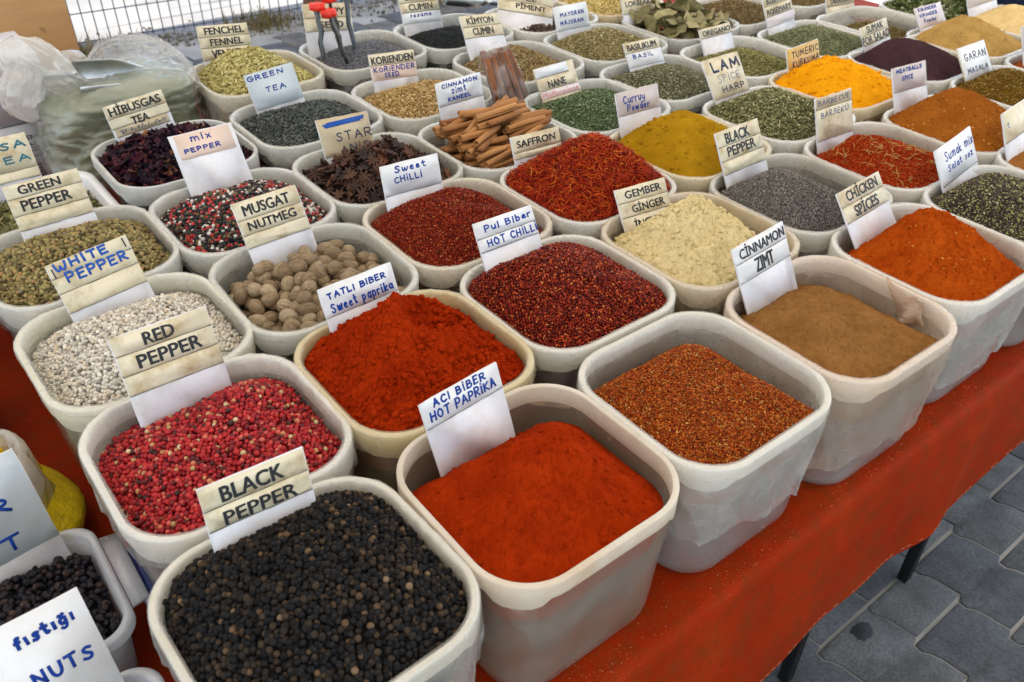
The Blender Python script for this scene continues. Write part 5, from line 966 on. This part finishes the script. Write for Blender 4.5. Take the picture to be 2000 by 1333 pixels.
# ------------------------------------------------------------------ things standing in the tubs
# vanilla pods in clear tubes with red caps, pushed into the poppy seed
M_POD = m_plain('vanilla_pod_skin', (.014, .011, .010), .45, .5, bmp=.6, bscale=300)
M_RED = m_plain('red_plastic', (.75, .03, .012), .35, .5)
M_TUBE, nt, p, out = _new('clear_tube'); tp = N(nt, 'ShaderNodeBsdfTransparent'); gl = N(nt, 'ShaderNodeBsdfGlossy'); gl.inputs['Roughness'].default_value = .1; mx = N(nt, 'ShaderNodeMixShader'); mx.inputs[0].default_value = .05
nt.links.new(tp.outputs[0], mx.inputs[1]); nt.links.new(gl.outputs[0], mx.inputs[2]); nt.links.new(mx.outputs[0], out.inputs['Surface'])
def px3(x, z, y): return (x, y, RIM+z)
for q, (b, t) in enumerate((((.945, 1.955, .010), (.955, 1.975, .112)), ((.995, 1.93, -.004), (.974, 1.95, .100)), ((1.008, 1.975, .006), (.998, 1.99, .122)), ((1.050, 1.985, .008), (1.052, 2.03, .185)))):
    b = Vector((b[0], b[1], RIM+b[2])); t = Vector((t[0], t[1], RIM+t[2])); e = empty('vanilla_tube', b)
    tag(e, ['red capped dark vanilla pod on the fennel side of the poppy seed', 'red capped dark vanilla pod standing in front of the others', 'dark vanilla pod standing in the middle behind the front one', 'longest dark vanilla pod, nearest the CUMIN sign'][q], 'vanilla pod', 'vanilla pods stuck in the poppy seed')
    d = t-b; s = d.cross(Vector((0, 1, 0))).normalized()
    MB().tube([-d*.10, d*.12, d*.3+s*.003, d*.55-s*.004, d*.8+s*.002, d*1.0], [.0040, .0062, .0058, .0066, .0060, .0040], 10).build('pod', M_POD, e, True)
    MB().tube([-d*.08, d*.5, d*1.02], .0085, 12, caps=False).build('clear_tube', M_TUBE, e, True)
    m = MB(); m.tube([d*1.0, d*1.03, d*1.16, d*1.18], [.011, .0165, .016, .010], 12)
    for k in range(6):
        a = 2*math.pi*k/6; c = d*1.04+Vector((math.cos(a)*.0155, math.sin(a)*.0155, 0)); m.tube([c, c+d.normalized()*.014], .0055, 8)
    m.build('red_cap', M_RED, e, True)
# cinnamon sticks packed in a clear bag, leaning between cumin and mint
e = empty('bagged_cinnamon', (1.165, 1.475, RIM-.022)); tag(e, 'clear plastic bag of upright cinnamon sticks wedged between cumin and mint', 'bag')
ba = Vector((-.025, .035, .118))
MS2 = m_obj('bagged_bark', [(0, (.17, .055, .022)), (1, (.30, .115, .045))], .7, .3, 60, .5, .001, (1, 1, .15))
for k in range(9):
    x = -.042+.0105*k; y = (.010 if k % 2 else -.010)+random.uniform(-.003, .003); l = random.uniform(.86, 1.0); m = MB()
    p0 = Vector((x, y, .006)); p1 = p0+ba*l+Vector((-x*.25, 0, 0))
    m.tube([p0, p0*.5+p1*.5, p1], [.0074, .0078, .0072], 10); m.build('cinnamon_stick', MS2, e, True)
m = MB(); rings = []
for j in range(15):
    f = j/14; c = ba*f*1.16; wx = .058*(1-.28*f**2)*(1 if j > 0 else .93); wy = .027*(1-.35*f**1.5); 
    if j == 14: wx *= .86; wy *= .3
    rings.append([(c.x+math.cos(a)*wx*(1+.06*math.sin(5*a+j*1.3)+.04*math.sin(9*a-j*2)), c.y+math.sin(a)*wy*(1+.10*math.sin(4*a+j)), c.z+.002*math.sin(6*a+j)) for a in [2*math.pi*k/28 for k in range(28)]])
M_PACK, nt, p, out = _new('packet_film'); p.inputs['Base Color'].default_value = (.9, .9, .9, 1); p.inputs['Roughness'].default_value = .12
tp = N(nt, 'ShaderNodeBsdfTransparent'); mx = N(nt, 'ShaderNodeMixShader'); co = coords(nt, False)
vo = N(nt, 'ShaderNodeTexVoronoi'); vo.inputs['Scale'].default_value = 34; nt.links.new(co, vo.inputs['Vector']); bump(nt, p, vo.outputs['Distance'], 1.0, .012)
nt.links.new(ramp(nt, noise(nt, co, 24, 3), [(.45, (.94,)*3), (.75, (.72,)*3)]), mx.inputs[0]); nt.links.new(p.outputs[0], mx.inputs[1]); nt.links.new(tp.outputs[0], mx.inputs[2]); nt.links.new(mx.outputs[0], out.inputs['Surface'])
m.loft(rings, True, False); m.build('clear_bag', M_PACK, e, True)
# white basin of dried herb tea behind the green pepper
M_CERAM = m_plain('white_basin_plastic', (.72, .73, .74), .35, .5, var=.05)
bs = empty('herb_basin', (.172, 1.638, TABLE+.0012)); tag(bs, 'thick white plastic basin of dried herb twigs behind the green pepper', 'basin')
m = MB(); hb_ = .185
def br(d, z): P = rr(.138-d, .132-d, .055); return np.column_stack([P, np.full(len(P), z)])
m.loft([br(.026, 0), br(.020, .006), br(.006, hb_-.02), br(.0, hb_-.018), br(.0, hb_-.003), br(.003, hb_), br(.014, hb_), br(.017, hb_-.003), br(.034, .012)], True, True); m.build('basin', M_CERAM, bs, True)
hh = Heap((-.03, -.03, -.022, -.03), (0, .0, .004), 1.8, .004, 20, None, 3, .118, .112, .04)
grain_heap('herb_twig_heap', hh, (.172, 1.638, TABLE+hb_), m_powder('herb_twig_dust', (.10, .09, .03)), m_grain('herb_twigs', [(0, (.09, .09, .035)), (.5, (.22, .21, .085)), (.9, (.34, .31, .15)), (1, (.18, .10, .05))], .8, .2, 0), .0085, ST+PT[:3], .011, layers=(-.1, .3), mode='flat', tilt=.6, label='greenish dried herb twigs in the white basin', cat='herb heap', sj=.35)
# ------------------------------------------------------------------ green bag, scoop, carton, board behind the tubs
def blob(name, mats, parent, lo, hi, r, disp, nu=90, nv=44, ptop=1.0):
    """soft block: rounded box between lo and hi with folds from the function disp(theta, height fraction)"""
    cx, cyy = (lo[0]+hi[0])/2, (lo[1]+hi[1])/2; a, b, h = (hi[0]-lo[0])/2, (hi[1]-lo[1])/2, hi[2]-lo[2]; m = MB(); rings = []
    for j in range(nv+1):
        f = j/nv; z = lo[2]+h*math.sin(f*math.pi/2)**ptop; k = max(0.02, (1-max(0, (f-.62)/.38)**2.4))*(1-.35*max(0, (.10-f)/.10)**2)
        P = rr(a, b, r, 14, 10); n = len(P); s = np.linspace(0, 1, n, endpoint=False); q = disp(s, np.full(n, f)); nn = P/np.linalg.norm(P, axis=1)[:, None]
        P = P*k+nn*q[:, None]; rings.append(np.column_stack([P[:, 0]+cx, P[:, 1]+cyy, z+q*.4+0*s]))
    m.loft(rings, True, True); return m.build(name, mats, parent, True)
def m_sage():
    m, nt, p, out = _new('sage_powder_in_film'); co = coords(nt, False); f = noise(nt, co, 12, 6, .6); g = noise(nt, co, 45, 5)
    geo = N(nt, 'ShaderNodeNewGeometry'); 
    col = ramp(nt, f, [(.3, (.105, .130, .062)), (.55, (.155, .18, .095)), (.75, (.23, .25, .15))])
    nt.links.new(col, p.inputs['Base Color']); p.inputs['Roughness'].default_value = .5; p.inputs['Coat Weight'].default_value = .7; p.inputs['Coat Roughness'].default_value = .16
    bump(nt, p, g, .4, .006); return m
gb = empty('green_powder_bag', (.47, 2.04, TABLE)); tag(gb, 'big clear polythene bag full of sage green powder, top twisted open', 'bag')
def folds(s, f):
    front = np.exp(-((np.abs(s-.62))/.16)**2)
    w = (.012*(1-np.minimum(1, np.abs(fbm(s*9+f*1.5, f*6.5+s*5, 3, 2))*3.0))**2+.006*(1-np.minimum(1, np.abs(fbm(s*16-f*4, f*17+s*4, 13, 2))*3.2))**2)*np.clip(1.25-f*1.2, 0, 1)*(.5+.5*front)
    return w+.014*fbm(s*9, f*4, 31, 3)+.004*fbm(s*30, f*14, 33, 3)*np.clip(f*2, 0, 1)
o = blob('filled_bag', m_sage(), gb, (-.175, -.115, .002), (.155, .115, .262), .07, folds, 150, 90)
o = blob('outer_film', M_BAGSHELL, gb, (-.180, -.120, .004), (.160, .120, .268), .07, lambda s, f: folds(s, f)+.004+.008*(1-np.minimum(1, np.abs(fbm(s*13+f*3, f*9-s*6, 71, 2))*3.4))**3*np.clip(f*3, .2, 1), 150, 90)
# loose film on top: mounds of clear film plus the twisted tail
def crumple(name, mats, parent, path, rads, seed, n=110, flat=1.0, amp=.22, cap=True):
    m = MB(); P = [Vector(p) for p in path]; K = 64; rings = []
    def cr(arr, t):
        i = min(int(t*(len(arr)-1)), len(arr)-2); u = t*(len(arr)-1)-i; p0, p1, p2, p3 = arr[max(0, i-1)], arr[i], arr[i+1], arr[min(len(arr)-1, i+2)]
        return (p1*2+(p2-p0)*u+(p0*2-p1*5+p2*4-p3)*u*u+(p1*3-p0-p2*3+p3)*u**3)*.5
    for j in range(K+1):
        t = j/K; c = cr(P, t); d = (cr(P, min(1, t+.02))-cr(P, max(0, t-.02))).normalized(); u = d.cross(Vector((0, 1, .2))).normalized(); w = d.cross(u); rd = cr([float(x) for x in rads], t)
        a = np.linspace(0, 2*np.pi, n, endpoint=False)
        rg = lambda k, z, sd: (1-np.minimum(1, np.abs(fbm(np.cos(a)*k+seed, np.sin(a)*k+t*z, sd, 2))*3))**2
        q = 1+.7*amp*fbm(np.cos(a)*1.6+seed, np.sin(a)*1.6+t*2.0, seed, 3)+amp*.8*rg(2.2, 1.6, seed+4)+amp*.4*rg(5, 3, seed+8)
        rings.append([tuple(c+(u*math.cos(x)+w*math.sin(x)*flat)*rd*q[i]) for i, x in enumerate(a)])
    m.loft(rings, cap, cap); return m.build(name, mats, parent, True)
crumple('twisted_tail', M_WHITEBAG, gb, [(-.06, -.01, .235), (-.105, -.02, .268), (-.145, -.025, .31), (-.18, -.025, .345), (-.195, -.02, .375)], [.022, .034, .046, .044, .022], 3, flat=.55, amp=.3)
crumple('hanging_tail', M_WHITEBAG, gb, [(-.165, -.03, .33), (-.195, -.045, .28), (-.205, -.05, .25), (-.19, -.05, .215)], [.03, .036, .028, .008], 12, flat=.5, amp=.3)
crumple('loose_film', M_CLEARBAG, gb, [(-.03, .05, .225), (.02, .06, .262), (.09, .04, .262), (.135, .0, .235), (.150, -.05, .19)], [.03, .052, .052, .042, .025], 7, flat=.5, amp=.3)
crumple('puffed_film', M_WHITEBAG, gb, [(-.065, .10, .22), (-.055, .10, .27), (-.045, .09, .292)], [.03, .034, .016], 21, flat=.7)
for o_ in list(scene.objects):       # a pleat of film folded into the corner of the cinnamon powder tub
    if o_.get('label', '').endswith('with brown cinnamon powder'):
        f_ = crumple('film_pleat', M_LINER, o_, [(.136, .010, HT+.002), (.128, -.012, HT-.010), (.121, -.036, HT-.020), (.117, -.060, HT-.022), (.112, -.076, HT-.030)], [.006, .014, .017, .014, .003], 41, n=60, flat=.30, amp=.4); f_.color = (.94, .76, .60, 1)
# sheet-metal scoop lying on the bag
M_STEEL = m_plain('dull_steel', (.55, .57, .58), .32, .5, 1.0, .12, 30)
s = empty('metal_scoop', (.47, 2.0, RIM+.052), R(-6)); tag(s, 'dull sheet metal scoop lying on the green bag', 'scoop')
s.rotation_euler = (R(0), R(5), R(-6)); m = MB(); rings = []
for j in range(12):
    f = j/11; x = -.085+.17*f; rad = .036*(1-.1*f); spread = math.pi*(.62-.40*max(0, f-.45)/.55)
    arc = [R(232)+spread*(k/12*2-1) for k in range(13)]
    rings.append([(x, -rad*math.cos(a)*1.0, rad*math.sin(a)) for a in arc]+[(x, -(rad-.0014)*math.cos(a), (rad-.0014)*math.sin(a)) for a in arc[::-1]])
m.loft(rings, True, True); m.build('scoop_blade', M_STEEL, s, True)
m = MB(); m.tube([(-.084, 0, .012), (-.10, 0, .010), (-.15, 0, .012), (-.18, 0, .012)], [.008, .010, .011, .010], 10); m.build('handle', M_STEEL, s, True)
# carton
cb = empty('carton', (.20, 2.22, TABLE+.002)); tag(cb, 'white printed cardboard carton behind the twisted plastic bag', 'carton')
M_CART = m_plain('white_carton', (.66, .66, .71), .6, .3, var=.06)
m = MB(); m.box((-.19, -.10, 0), (.145, .10, .165)); m.build('box', M_CART, cb)
m = MB(); m.box((-.188, -.098, .1655), (.143, .098, .31)); m.build('upper_box', M_CART, cb)
m = MB(); m.box((-.19, -.1008, .1646), (.145, -.1002, .1664)); m.build('seam', M_EDGE, cb)
lg = MB(); lb = MB()
def disc(mb, cx, cz, r0, r1, a0, a1, y, n=28):
    V = []; 
    for k in range(n+1):
        a = a0+(a1-a0)*k/n; V += [(cx+r1*math.cos(a), y, cz+r1*math.sin(a)), (cx+r0*math.cos(a), y, cz+r0*math.sin(a))]
    mb.add(V, [(2*k, 2*k+1, 2*k+3, 2*k+2) for k in range(n)])
disc(lb, -.005, .098, .001, .026, 0, 2*math.pi, -.1008); disc(lg, -.005, .098, .0275, .032, -1.9, 1.2, -.1008)
lb.build('printed_emblem', m_plain('blue_print', (.03, .10, .38), .5), cb); lg.build('emblem_ring', m_plain('red_print', (.55, .08, .03), .5), cb)
tx = empty('carton_print'); tx.parent = cb; tx.matrix_local = Matrix(((1, 0, 0, .036), (0, 0, -1, -.1008), (0, 1, 0, .150), (0, 0, 0, 1)))
for k, (t_, x0, x1, y0, h) in enumerate((('ÖZENLİ KU', .004, .098, .012, .0105), ('ALİ ADEM', .030, .074, .030, .0070), ('TUTLU İÇ PAZAR', .014, .086, .080, .0070))): printed(tx, t_, x0, x1, y0, y0+h, INK['P'], .02, .0002)
m = MB(); 
for k, (x0, x1, y) in enumerate(((.008, .1, .044), (.03, .088, .051), (.022, .094, .064), (.018, .09, .095), (.03, .105, .103), (.036, .105, .111))):
    x = x0
    while x < x1:
        w = random.uniform(.002, .007); m.add([(x, -y, .0002), (x+w, -y, .0002), (x+w, -y+.0022, .0002), (x, -y+.0022, .0002)], [(0, 1, 2, 3)]); x += w+.0015
for z0 in (.118, .132): m.add([(.03, -z0, .0002), (.108, -z0, .0002), (.108, -z0+.0008, .0002), (.03, -z0+.0008, .0002)], [(0, 1, 2, 3)])
tag(m.build('small_print', INK['P'], tx), kind='stuff')
flush_printed()
# wooden board
wb = empty('wooden_board', (.10, 2.62, TABLE)); tag(wb, 'tan wooden board with a rounded lower corner standing behind the carton', 'board')
m_, nt, p, out = _new('tan_wood'); co = coords(nt, False); mp = N(nt, 'ShaderNodeMapping'); mp.inputs['Scale'].default_value = (1, 1, 7); mp.inputs['Rotation'].default_value = (0, R(80), 0); nt.links.new(co, mp.inputs['Vector'])
f = noise(nt, mp.outputs[0], 5, 6, .6); col = ramp(nt, f, [(.3, (.44, .24, .085)), (.7, (.54, .32, .125))]); k_ = noise(nt, co, 16, 2, .3)
nt.links.new(mixc(nt, col, (.10, .05, .02), ramp(nt, k_, [(.76, (0, 0, 0)), (.82, (.85,)*3)])), p.inputs['Base Color']); p.inputs['Roughness'].default_value = .45; bump(nt, p, f, .15, .002)
P = [(-.6, .075), (.385, .075)]+[(.385+.045*math.sin(a), .12-.045*math.cos(a)) for a in [math.pi/2*k/6 for k in range(1, 7)]]+[(.430, .75), (-.6, .75)]
m = MB(); m.add([(x, -.012, z) for x, z in P]+[(x, .012, z) for x, z in P], [tuple(range(len(P))), tuple(range(2*len(P)-1, len(P)-1, -1))]+[(i, len(P)+i, len(P)+(i+1) % len(P), (i+1) % len(P)) for i in range(len(P))])
m.build('panel', m_, wb)
for x in (-.45, .25): m = MB(); m.box((x-.02, .013, -TABLE+.012), (x+.02, .045, .70)); m.build('post', m_, wb)
# ------------------------------------------------------------------ near left: sacks and clear boxes
ys = empty('yellow_powder_sack', (-.125, 1.02, TABLE+.0015)); tag(ys, 'clear sack of bright yellow powder with rolled white rim', 'sack')
M_YEL = m_powder('yellow_powder', (.80, .52, .004), (.85, .58, .01), var=.1, bscale=180, bmp=.8, bdist=.003)
M_YELF = m_plain('yellow_powder_in_film', (.80, .57, .014), .42, .4, var=.2, scale=60, bmp=.7, bscale=170, bdist=.004, coat=.25)
m = MB(); rings = []
for j in range(22):
    f = j/21; z = .008+.105*f; rad = .135*(1+.30*math.sin(min(1, f*1.15+.12)*math.pi)**1.2*(1-f*.5)) if f > .02 else .12
    a = np.linspace(0, 2*np.pi, 64, endpoint=False); q = rad*(1+.05*fbm(np.cos(a)*2+3, np.sin(a)*2+f*3, 51, 4)+.012*fbm(np.cos(a)*9, np.sin(a)*9+f*14, 53, 3)); rings.append(np.column_stack([np.cos(a)*q, np.sin(a)*q*.92, np.full(64, z)]))
m.loft(rings, True, False); m.build('filled_sack', M_YELF, ys, True)
m = MB(); rings = []
for (rad, z, w) in ((.112, .10, .2), (.112, .13, .5), (.116, .156, .8), (.124, .163, .8), (.131, .152, .8), (.134, .12, .9), (.136, .085, 1.1), (.142, .06, 1.5)):
    a = np.linspace(0, 2*np.pi, 80, endpoint=False); q = rad*(1+.07*w*fbm(np.cos(a)*2.2+9, np.sin(a)*2.2+z*9, 61, 3)+.02*w*np.abs(np.sin(a*7+z*30))); rings.append(np.column_stack([np.cos(a)*q, np.sin(a)*q*.95, z+.018*w*fbm(np.cos(a)*1.6, np.sin(a)*1.6+4, 63, 3)]))
m.loft(rings); m.build('rolled_rim', M_WHITEBAG, ys, True)
hy = Heap((-.02, -.012, -.02, -.02), (.02, 0, .045), 1.8, .006, 26, None, 5, .116, .110, .104)
powder_heap('yellow_powder_heap', hy, (-.125, 1.02, TABLE+.142), M_YEL, .003, 'bright yellow powder inside the rolled sack', 'spice heap', crumbs=(600, .001, .005, lambda x, y: .7+0*x))
def sack(name, loc, rad, h, m, label):
    mb = MB(); rings = []; sd = int(abs(loc[0])*1000+loc[1]*77)
    for j in range(24):
        f = j/23; k = math.sin(math.pi*(.12+.83*f))**.55; a = np.linspace(0, 2*np.pi, 48, endpoint=False); q = rad*k*(1+.06*fbm(np.cos(a)*2, np.sin(a)*2+f*3, sd, 4)); rings.append(np.column_stack([np.cos(a)*q, np.sin(a)*q, np.full(48, h*f)]))
    mb.loft(rings, True, True); o = mb.build(name, m, None, True, loc); return tag(o, label, 'sack')
sack('brown_sack', (-.115, 1.30, TABLE+.0015), .115, .20, m_plain('brown_spice_in_film', (.17, .065, .024), .6, .3, var=.3, scale=50, bmp=.6, bscale=160), 'brown spice sack at the edge of the picture beyond the yellow sack')
sack('beige_sack', (-.08, 1.56, TABLE+.0015), .10, .22, m_plain('beige_film', (.42, .38, .28), .45, .4, var=.2, scale=20, bmp=.5, bscale=60), 'beige sack at the edge of the picture beside the green pepper tub')
M_BOX = m_film('clear_box_plastic', .45, .85, .15, 12, False, (.93, .95, 1.0), .35)
def clear_box(name, x0, x1, y0, y1, h, label, fill):
    e = empty(name, ((x0+x1)/2, (y0+y1)/2, TABLE+.0015)); tag(e, label, 'container', 'clear boxes at the corner of the table'); a, b = (x1-x0)/2, (y1-y0)/2
    def rg(d, z): P = rr(a-d, b-d, .034); return np.column_stack([P, np.full(len(P), z)])
    m = MB(); m.loft([rg(.020, 0), rg(.016, .006), rg(.0075, h-.012), rg(.0095, h-.012), rg(.0185, .007), rg(.021, .003)], True, True); m.build('box_wall', M_BOX, e, True)
    m = MB(); m.loft([rg(.0085, h-.016), rg(.0015, h-.016), rg(.0, h-.013), rg(.0, h-.003), rg(.002, h), rg(.0075, h), rg(.009, h-.003), rg(.0095, h-.015)]); m.build('rim', M_BOX, e, True)
    ln = MB(); c = min(b*.62, .062); P = [(a+.001, -c), (a+.021, -c+.004), (a+.022, c-.004), (a+.001, c)]
    ln.prism(P, h-.009, h-.004); ln.prism([(a+.016, -c+.004), (a+.022, -c+.004), (a+.022, c-.004), (a+.016, c-.004)], h-.052, h-.0092); ln.build('latch', M_BOX, e)
    return e, a, b
M_BLUE = m_plain('blue_plastic', (.035, .06, .30), .3, .5)
e1, a1, b1 = clear_box('raisin_box', -.29, .034, .695, .893, .112, 'clear latched box of black raisins with a blue clip', None)
m = MB(); m.prism([(a1+.0235, -.062), (a1+.034, -.058), (a1+.036, .040), (a1+.0235, .046)], .012, .088); m.build('blue_clip', M_BLUE, e1)
hr = Heap((-.02, -.024, -.03, -.022), (-.02, .03, .0), 1.8, .005, 14, None, 8, a1-.014, b1-.014, .03)
grain_heap('raisin_heap', hr, (e1.location.x, e1.location.y, TABLE+.112), m_plain('raisin_dark', (.006, .005, .008), 1, .1), m_grain('raisins', [(0, (.008, .008, .012)), (.6, (.016, .014, .020)), (.92, (.035, .022, .022)), (1, (.06, .035, .028))], .42, .5, .9, 260, .002), .0090, [lumpy(2, .32, i, (1, .8, .68)) for i in range(8)], .0050, label='heap of black raisins in the latched box', cat='raisins', lift=.4, sj=.2)
e2, a2, b2 = clear_box('nut_box', -.29, .030, .44, .655, .112, 'clear latched box of pale nuts at the bottom corner', None)
hp_ = Heap((-.03, -.045, -.03, -.045), (-.02, .0, -.02), 1.8, .004, 14, None, 9, a2-.014, b2-.014, .03)
M_PNUT = m_obj('pale_nut_skin', [(0, (.45, .30, .19)), (1, (.62, .46, .33))], .55, .4, 90, .5, .001, (1, 1, 1), .75)
PNUT = [tri_mesh('pale_nut', lumpy(2, .12, i, (.0125, .0085, .008)), M_PNUT) for i in range(5)]
for dz in (-.012, 0):
    x, y = hp_.lattice(.0225, .25, .012); z = hp_.h(x, y)+dz; rot = rand_rot(len(x))
    for i in range(len(x)):
        if x[i] > .02: place('pale_nut', PNUT[rng.integers(0, 5)], (e2.location.x+x[i], e2.location.y+y[i], TABLE+.112+z[i]), rot[i], 'pale shelled nut in the clear corner box', 'nut', 'pale nuts in the corner box')
# second scoop by the allspice, and the clear film standing in it
s = empty('steel_scoop', (1.44, 2.02, RIM+.052)); tag(s, 'shiny steel scoop lying by the allspice, behind the cumin sign', 'scoop'); s.rotation_euler = (R(15), R(12), R(-8)); m = MB()
m.tube([(-.08, 0, 0), (-.072, 0, 0), (.03, 0, 0), (.05, 0, 0)], [.018, .021, .020, .012], 16); m.build('scoop_blade', M_STEEL, s, True)
m = MB(); m.tube([(.05, 0, 0), (.07, 0, 0), (.13, 0, 0)], [.008, .007, .007], 10); m.build('handle', M_STEEL, s, True)
# dark bundle at the far end
o = crumple('navy_bundle', m_plain('navy_fabric', (.010, .018, .045), .8, .2, bmp=.5, bscale=40), None, [(2.93, 1.30, TABLE+.03), (2.98, 1.32, TABLE+.15), (3.0, 1.33, RIM+.05), (3.02, 1.33, RIM+.10)], [.10, .15, .13, .05], 17); tag(o, 'dark navy fabric bundle at the far end of the stall', 'bundle')
# ------------------------------------------------------------------ behind the stall: fence, dry grass, pole
fe = empty('wire_fence', (2.2, 5.46, 0)); tag(fe, 'blue grey welded wire fence behind the stall', 'fence')
M_WIRE = m_plain('blue_grey_wire', (.045, .075, .13), .45, .5)
m = MB(); x = -1.6
fy = lambda X: 5.60-.085*(X-1.0)
while x < 9.5: m.tube([(x-2.2, fy(x)-5.46, .02), (x-2.2, fy(x)-5.46, 1.9)], .0032, 6); x += .0622
for z in (.035, .197, .400, .60, .80, 1.0, 1.2, 1.4, 1.6, 1.8): m.tube([(-1.6-2.2, fy(-1.6)-5.46+.005, z), (9.5-2.2, fy(9.5)-5.46+.005, z)], .0036, 6)
m.build('wire_mesh', M_WIRE, fe)
for x in (-.9, 3.9, 6.3, 8.7): m = MB(); m.box((x-2.23, fy(x)-5.44, .004), (x-2.17, fy(x)-5.38, 1.95)); m.build('post', M_WIRE, fe)
pl = MB().tube([(2.49, 5.20, .012), (2.49, 5.20, .14), (2.50, 5.20, 1.2), (2.50, 5.20, 2.3)], [.062, .062, .058, .055], 20).build('brown_pole', m_plain('rusty_brown_paint', (.16, .075, .045), .6, .3, var=.35, scale=14), None, True); tag(pl, 'brown round pole standing in the weeds by the wire fence', 'pole')
V = []; F = []; nb = 11000; gx = rng.uniform(.6, 6.5, nb); band = rng.normal(0, .085, nb); gy = (5.60-.085*(gx-1.0))-.14+band
dens = vnoise(gx*2.3, gy*0, 77); k = rng.random(nb) < np.clip((dens-.22)*1.9, .05, 1); gx, gy = gx[k], gy[k]; nb = len(gx)
ht = rng.uniform(.03, .12, nb)*(.5+dens[k]); an = rng.uniform(0, 2*np.pi, nb); le = rng.uniform(.2, .9, nb); w = .0022
dx, dy = np.cos(an), np.sin(an)
b0 = np.column_stack([gx-dy*w, gy+dx*w, np.full(nb, .004)]); b1 = np.column_stack([gx+dy*w, gy-dx*w, np.full(nb, .004)])
c0 = np.column_stack([gx+dx*le*ht*.4-dy*w*.8, gy+dy*le*ht*.4+dx*w*.8, ht*.65]); c1 = np.column_stack([gx+dx*le*ht*.4+dy*w*.8, gy+dy*le*ht*.4-dx*w*.8, ht*.65]); tp = np.column_stack([gx+dx*le*ht, gy+dy*le*ht, ht])
Vv = np.stack([b0, b1, c1, c0, tp], 1).reshape(-1, 3); base = np.arange(nb)*5
Q = np.column_stack([base, base+1, base+2, base+3]); T_ = np.column_stack([base+3, base+2, base+4])
me = mesh_np('dry_grass', Vv, np.concatenate([Q.ravel(), T_.ravel()]), np.concatenate([np.full(nb, 4), np.full(nb, 3)]))
o = link('dry_grass', me, m_grain('dry_grass_blades', [(0, (.10, .07, .03)), (.5, (.22, .15, .07)), (.8, (.16, .17, .06)), (1, (.34, .26, .14))], .9, .1, 0)); tag(o, 'strip of dry brown weeds along the fence foot', 'grass', None, 'stuff')
gx = rng.uniform(.4, 6.8, 1500); gy = (5.60-.085*(gx-1.0))-.13+rng.normal(0, .12, 1500)
gv, gf = scatter([lumpy(1, .25, i, (1, .8, .6)) for i in range(5)], np.column_stack([gx, gy, np.full(1500, .008)]), rand_rot(1500), rng.uniform(.004, .016, 1500))
me = mesh_np('gravel', gv, gf.ravel(), np.full(len(gf), 3)); o = link('gravel', me, m_grain('gravel_stones', [(0, (.10, .09, .08)), (.6, (.2, .19, .17)), (1, (.42, .40, .37))], .9, .2, .3)); tag(o, 'loose gravel along the fence foot', 'gravel', None, 'stuff')
P = [(1.384+(.026+.003*math.sin(a*3+1)+.0025*math.sin(a*8)+.0015*math.sin(a*13))*math.cos(a), .427+(.022+.003*math.sin(a*2+2)+.002*math.sin(a*11))*math.sin(a)) for a in [2*math.pi*k/40 for k in range(40)]]
o = MB().prism([(x-.05, y-.02) for x, y in P], .0068, .0076).build('tar_stain', m_plain('tar', (.030, .030, .033), .8, .2)); tag(o, kind='structure')
xs_ = rng.uniform(.35, 1.9, 1100); ys_ = .378+np.abs(rng.normal(0, .024, 1100)); k = rng.random(1100) < .25+.75*np.exp(-(((xs_-.60) % .28-.14)/.06)**2); xs_, ys_ = xs_[k], ys_[k]
gv, gf = scatter(CH, np.column_stack([xs_, ys_, np.full(len(xs_), TABLE+.0008)]), rand_rot(len(xs_)), rng.uniform(.0003, .0011, len(xs_)))
o = link('spilled_grains', mesh_np('spilled_grains', gv, gf.ravel(), np.full(len(gf), 3)), m_grain('spilled_spice', [(0, (.45, .08, .02)), (.6, (.55, .22, .09)), (1, (.70, .5, .32))], .8, .2, 0)); tag(o, 'sprinkling of spilled grains on the red cloth in front of the tubs', 'spilled spice', None, 'stuff')
# unseen canopy added over the stall: shades the tubs, shapes the light
cn = empty('unseen_canopy', (1.6, 1.6, 2.75)); tag(cn, 'unseen pale canvas canopy added over the whole stall for shade', 'canopy')
m_, nt, p, out = _new('canvas'); co = coords(nt, False); nt.links.new(ramp(nt, noise(nt, co, 3, 3), [(.3, (.74, .73, .70)), (.7, (.80, .79, .77))]), p.inputs['Base Color']); p.inputs['Roughness'].default_value = .9
tr = N(nt, 'ShaderNodeBsdfTranslucent'); tr.inputs['Color'].default_value = (.86, .78, .65, 1); mx = N(nt, 'ShaderNodeMixShader'); mx.inputs[0].default_value = .31; nt.links.new(p.outputs[0], mx.inputs[1]); nt.links.new(tr.outputs[0], mx.inputs[2]); nt.links.new(mx.outputs[0], out.inputs['Surface'])
m = MB(); n = 12; L = []
for i in range(n+1):
    for j in range(n+1):
        x, y = -6.5+11.0*i/n, -5.2+9.75*j/n; L.append((x, y, .10*math.sin(i*1.1)*math.sin(j*.9)+.0))
m.add(L, [(i*(n+1)+j, (i+1)*(n+1)+j, (i+1)*(n+1)+j+1, i*(n+1)+j+1) for i in range(n) for j in range(n)]); m.build('canvas_sheet', m_, cn, True)
for x, y in ((-6.4, -5.1), (4.4, -5.1), (-6.4, 4.5), (4.4, 4.5)): m = MB(); m.tube([(x, y, -2.74), (x, y, .02)], .022, 10); m.build('pole', M_STEEL, cn)
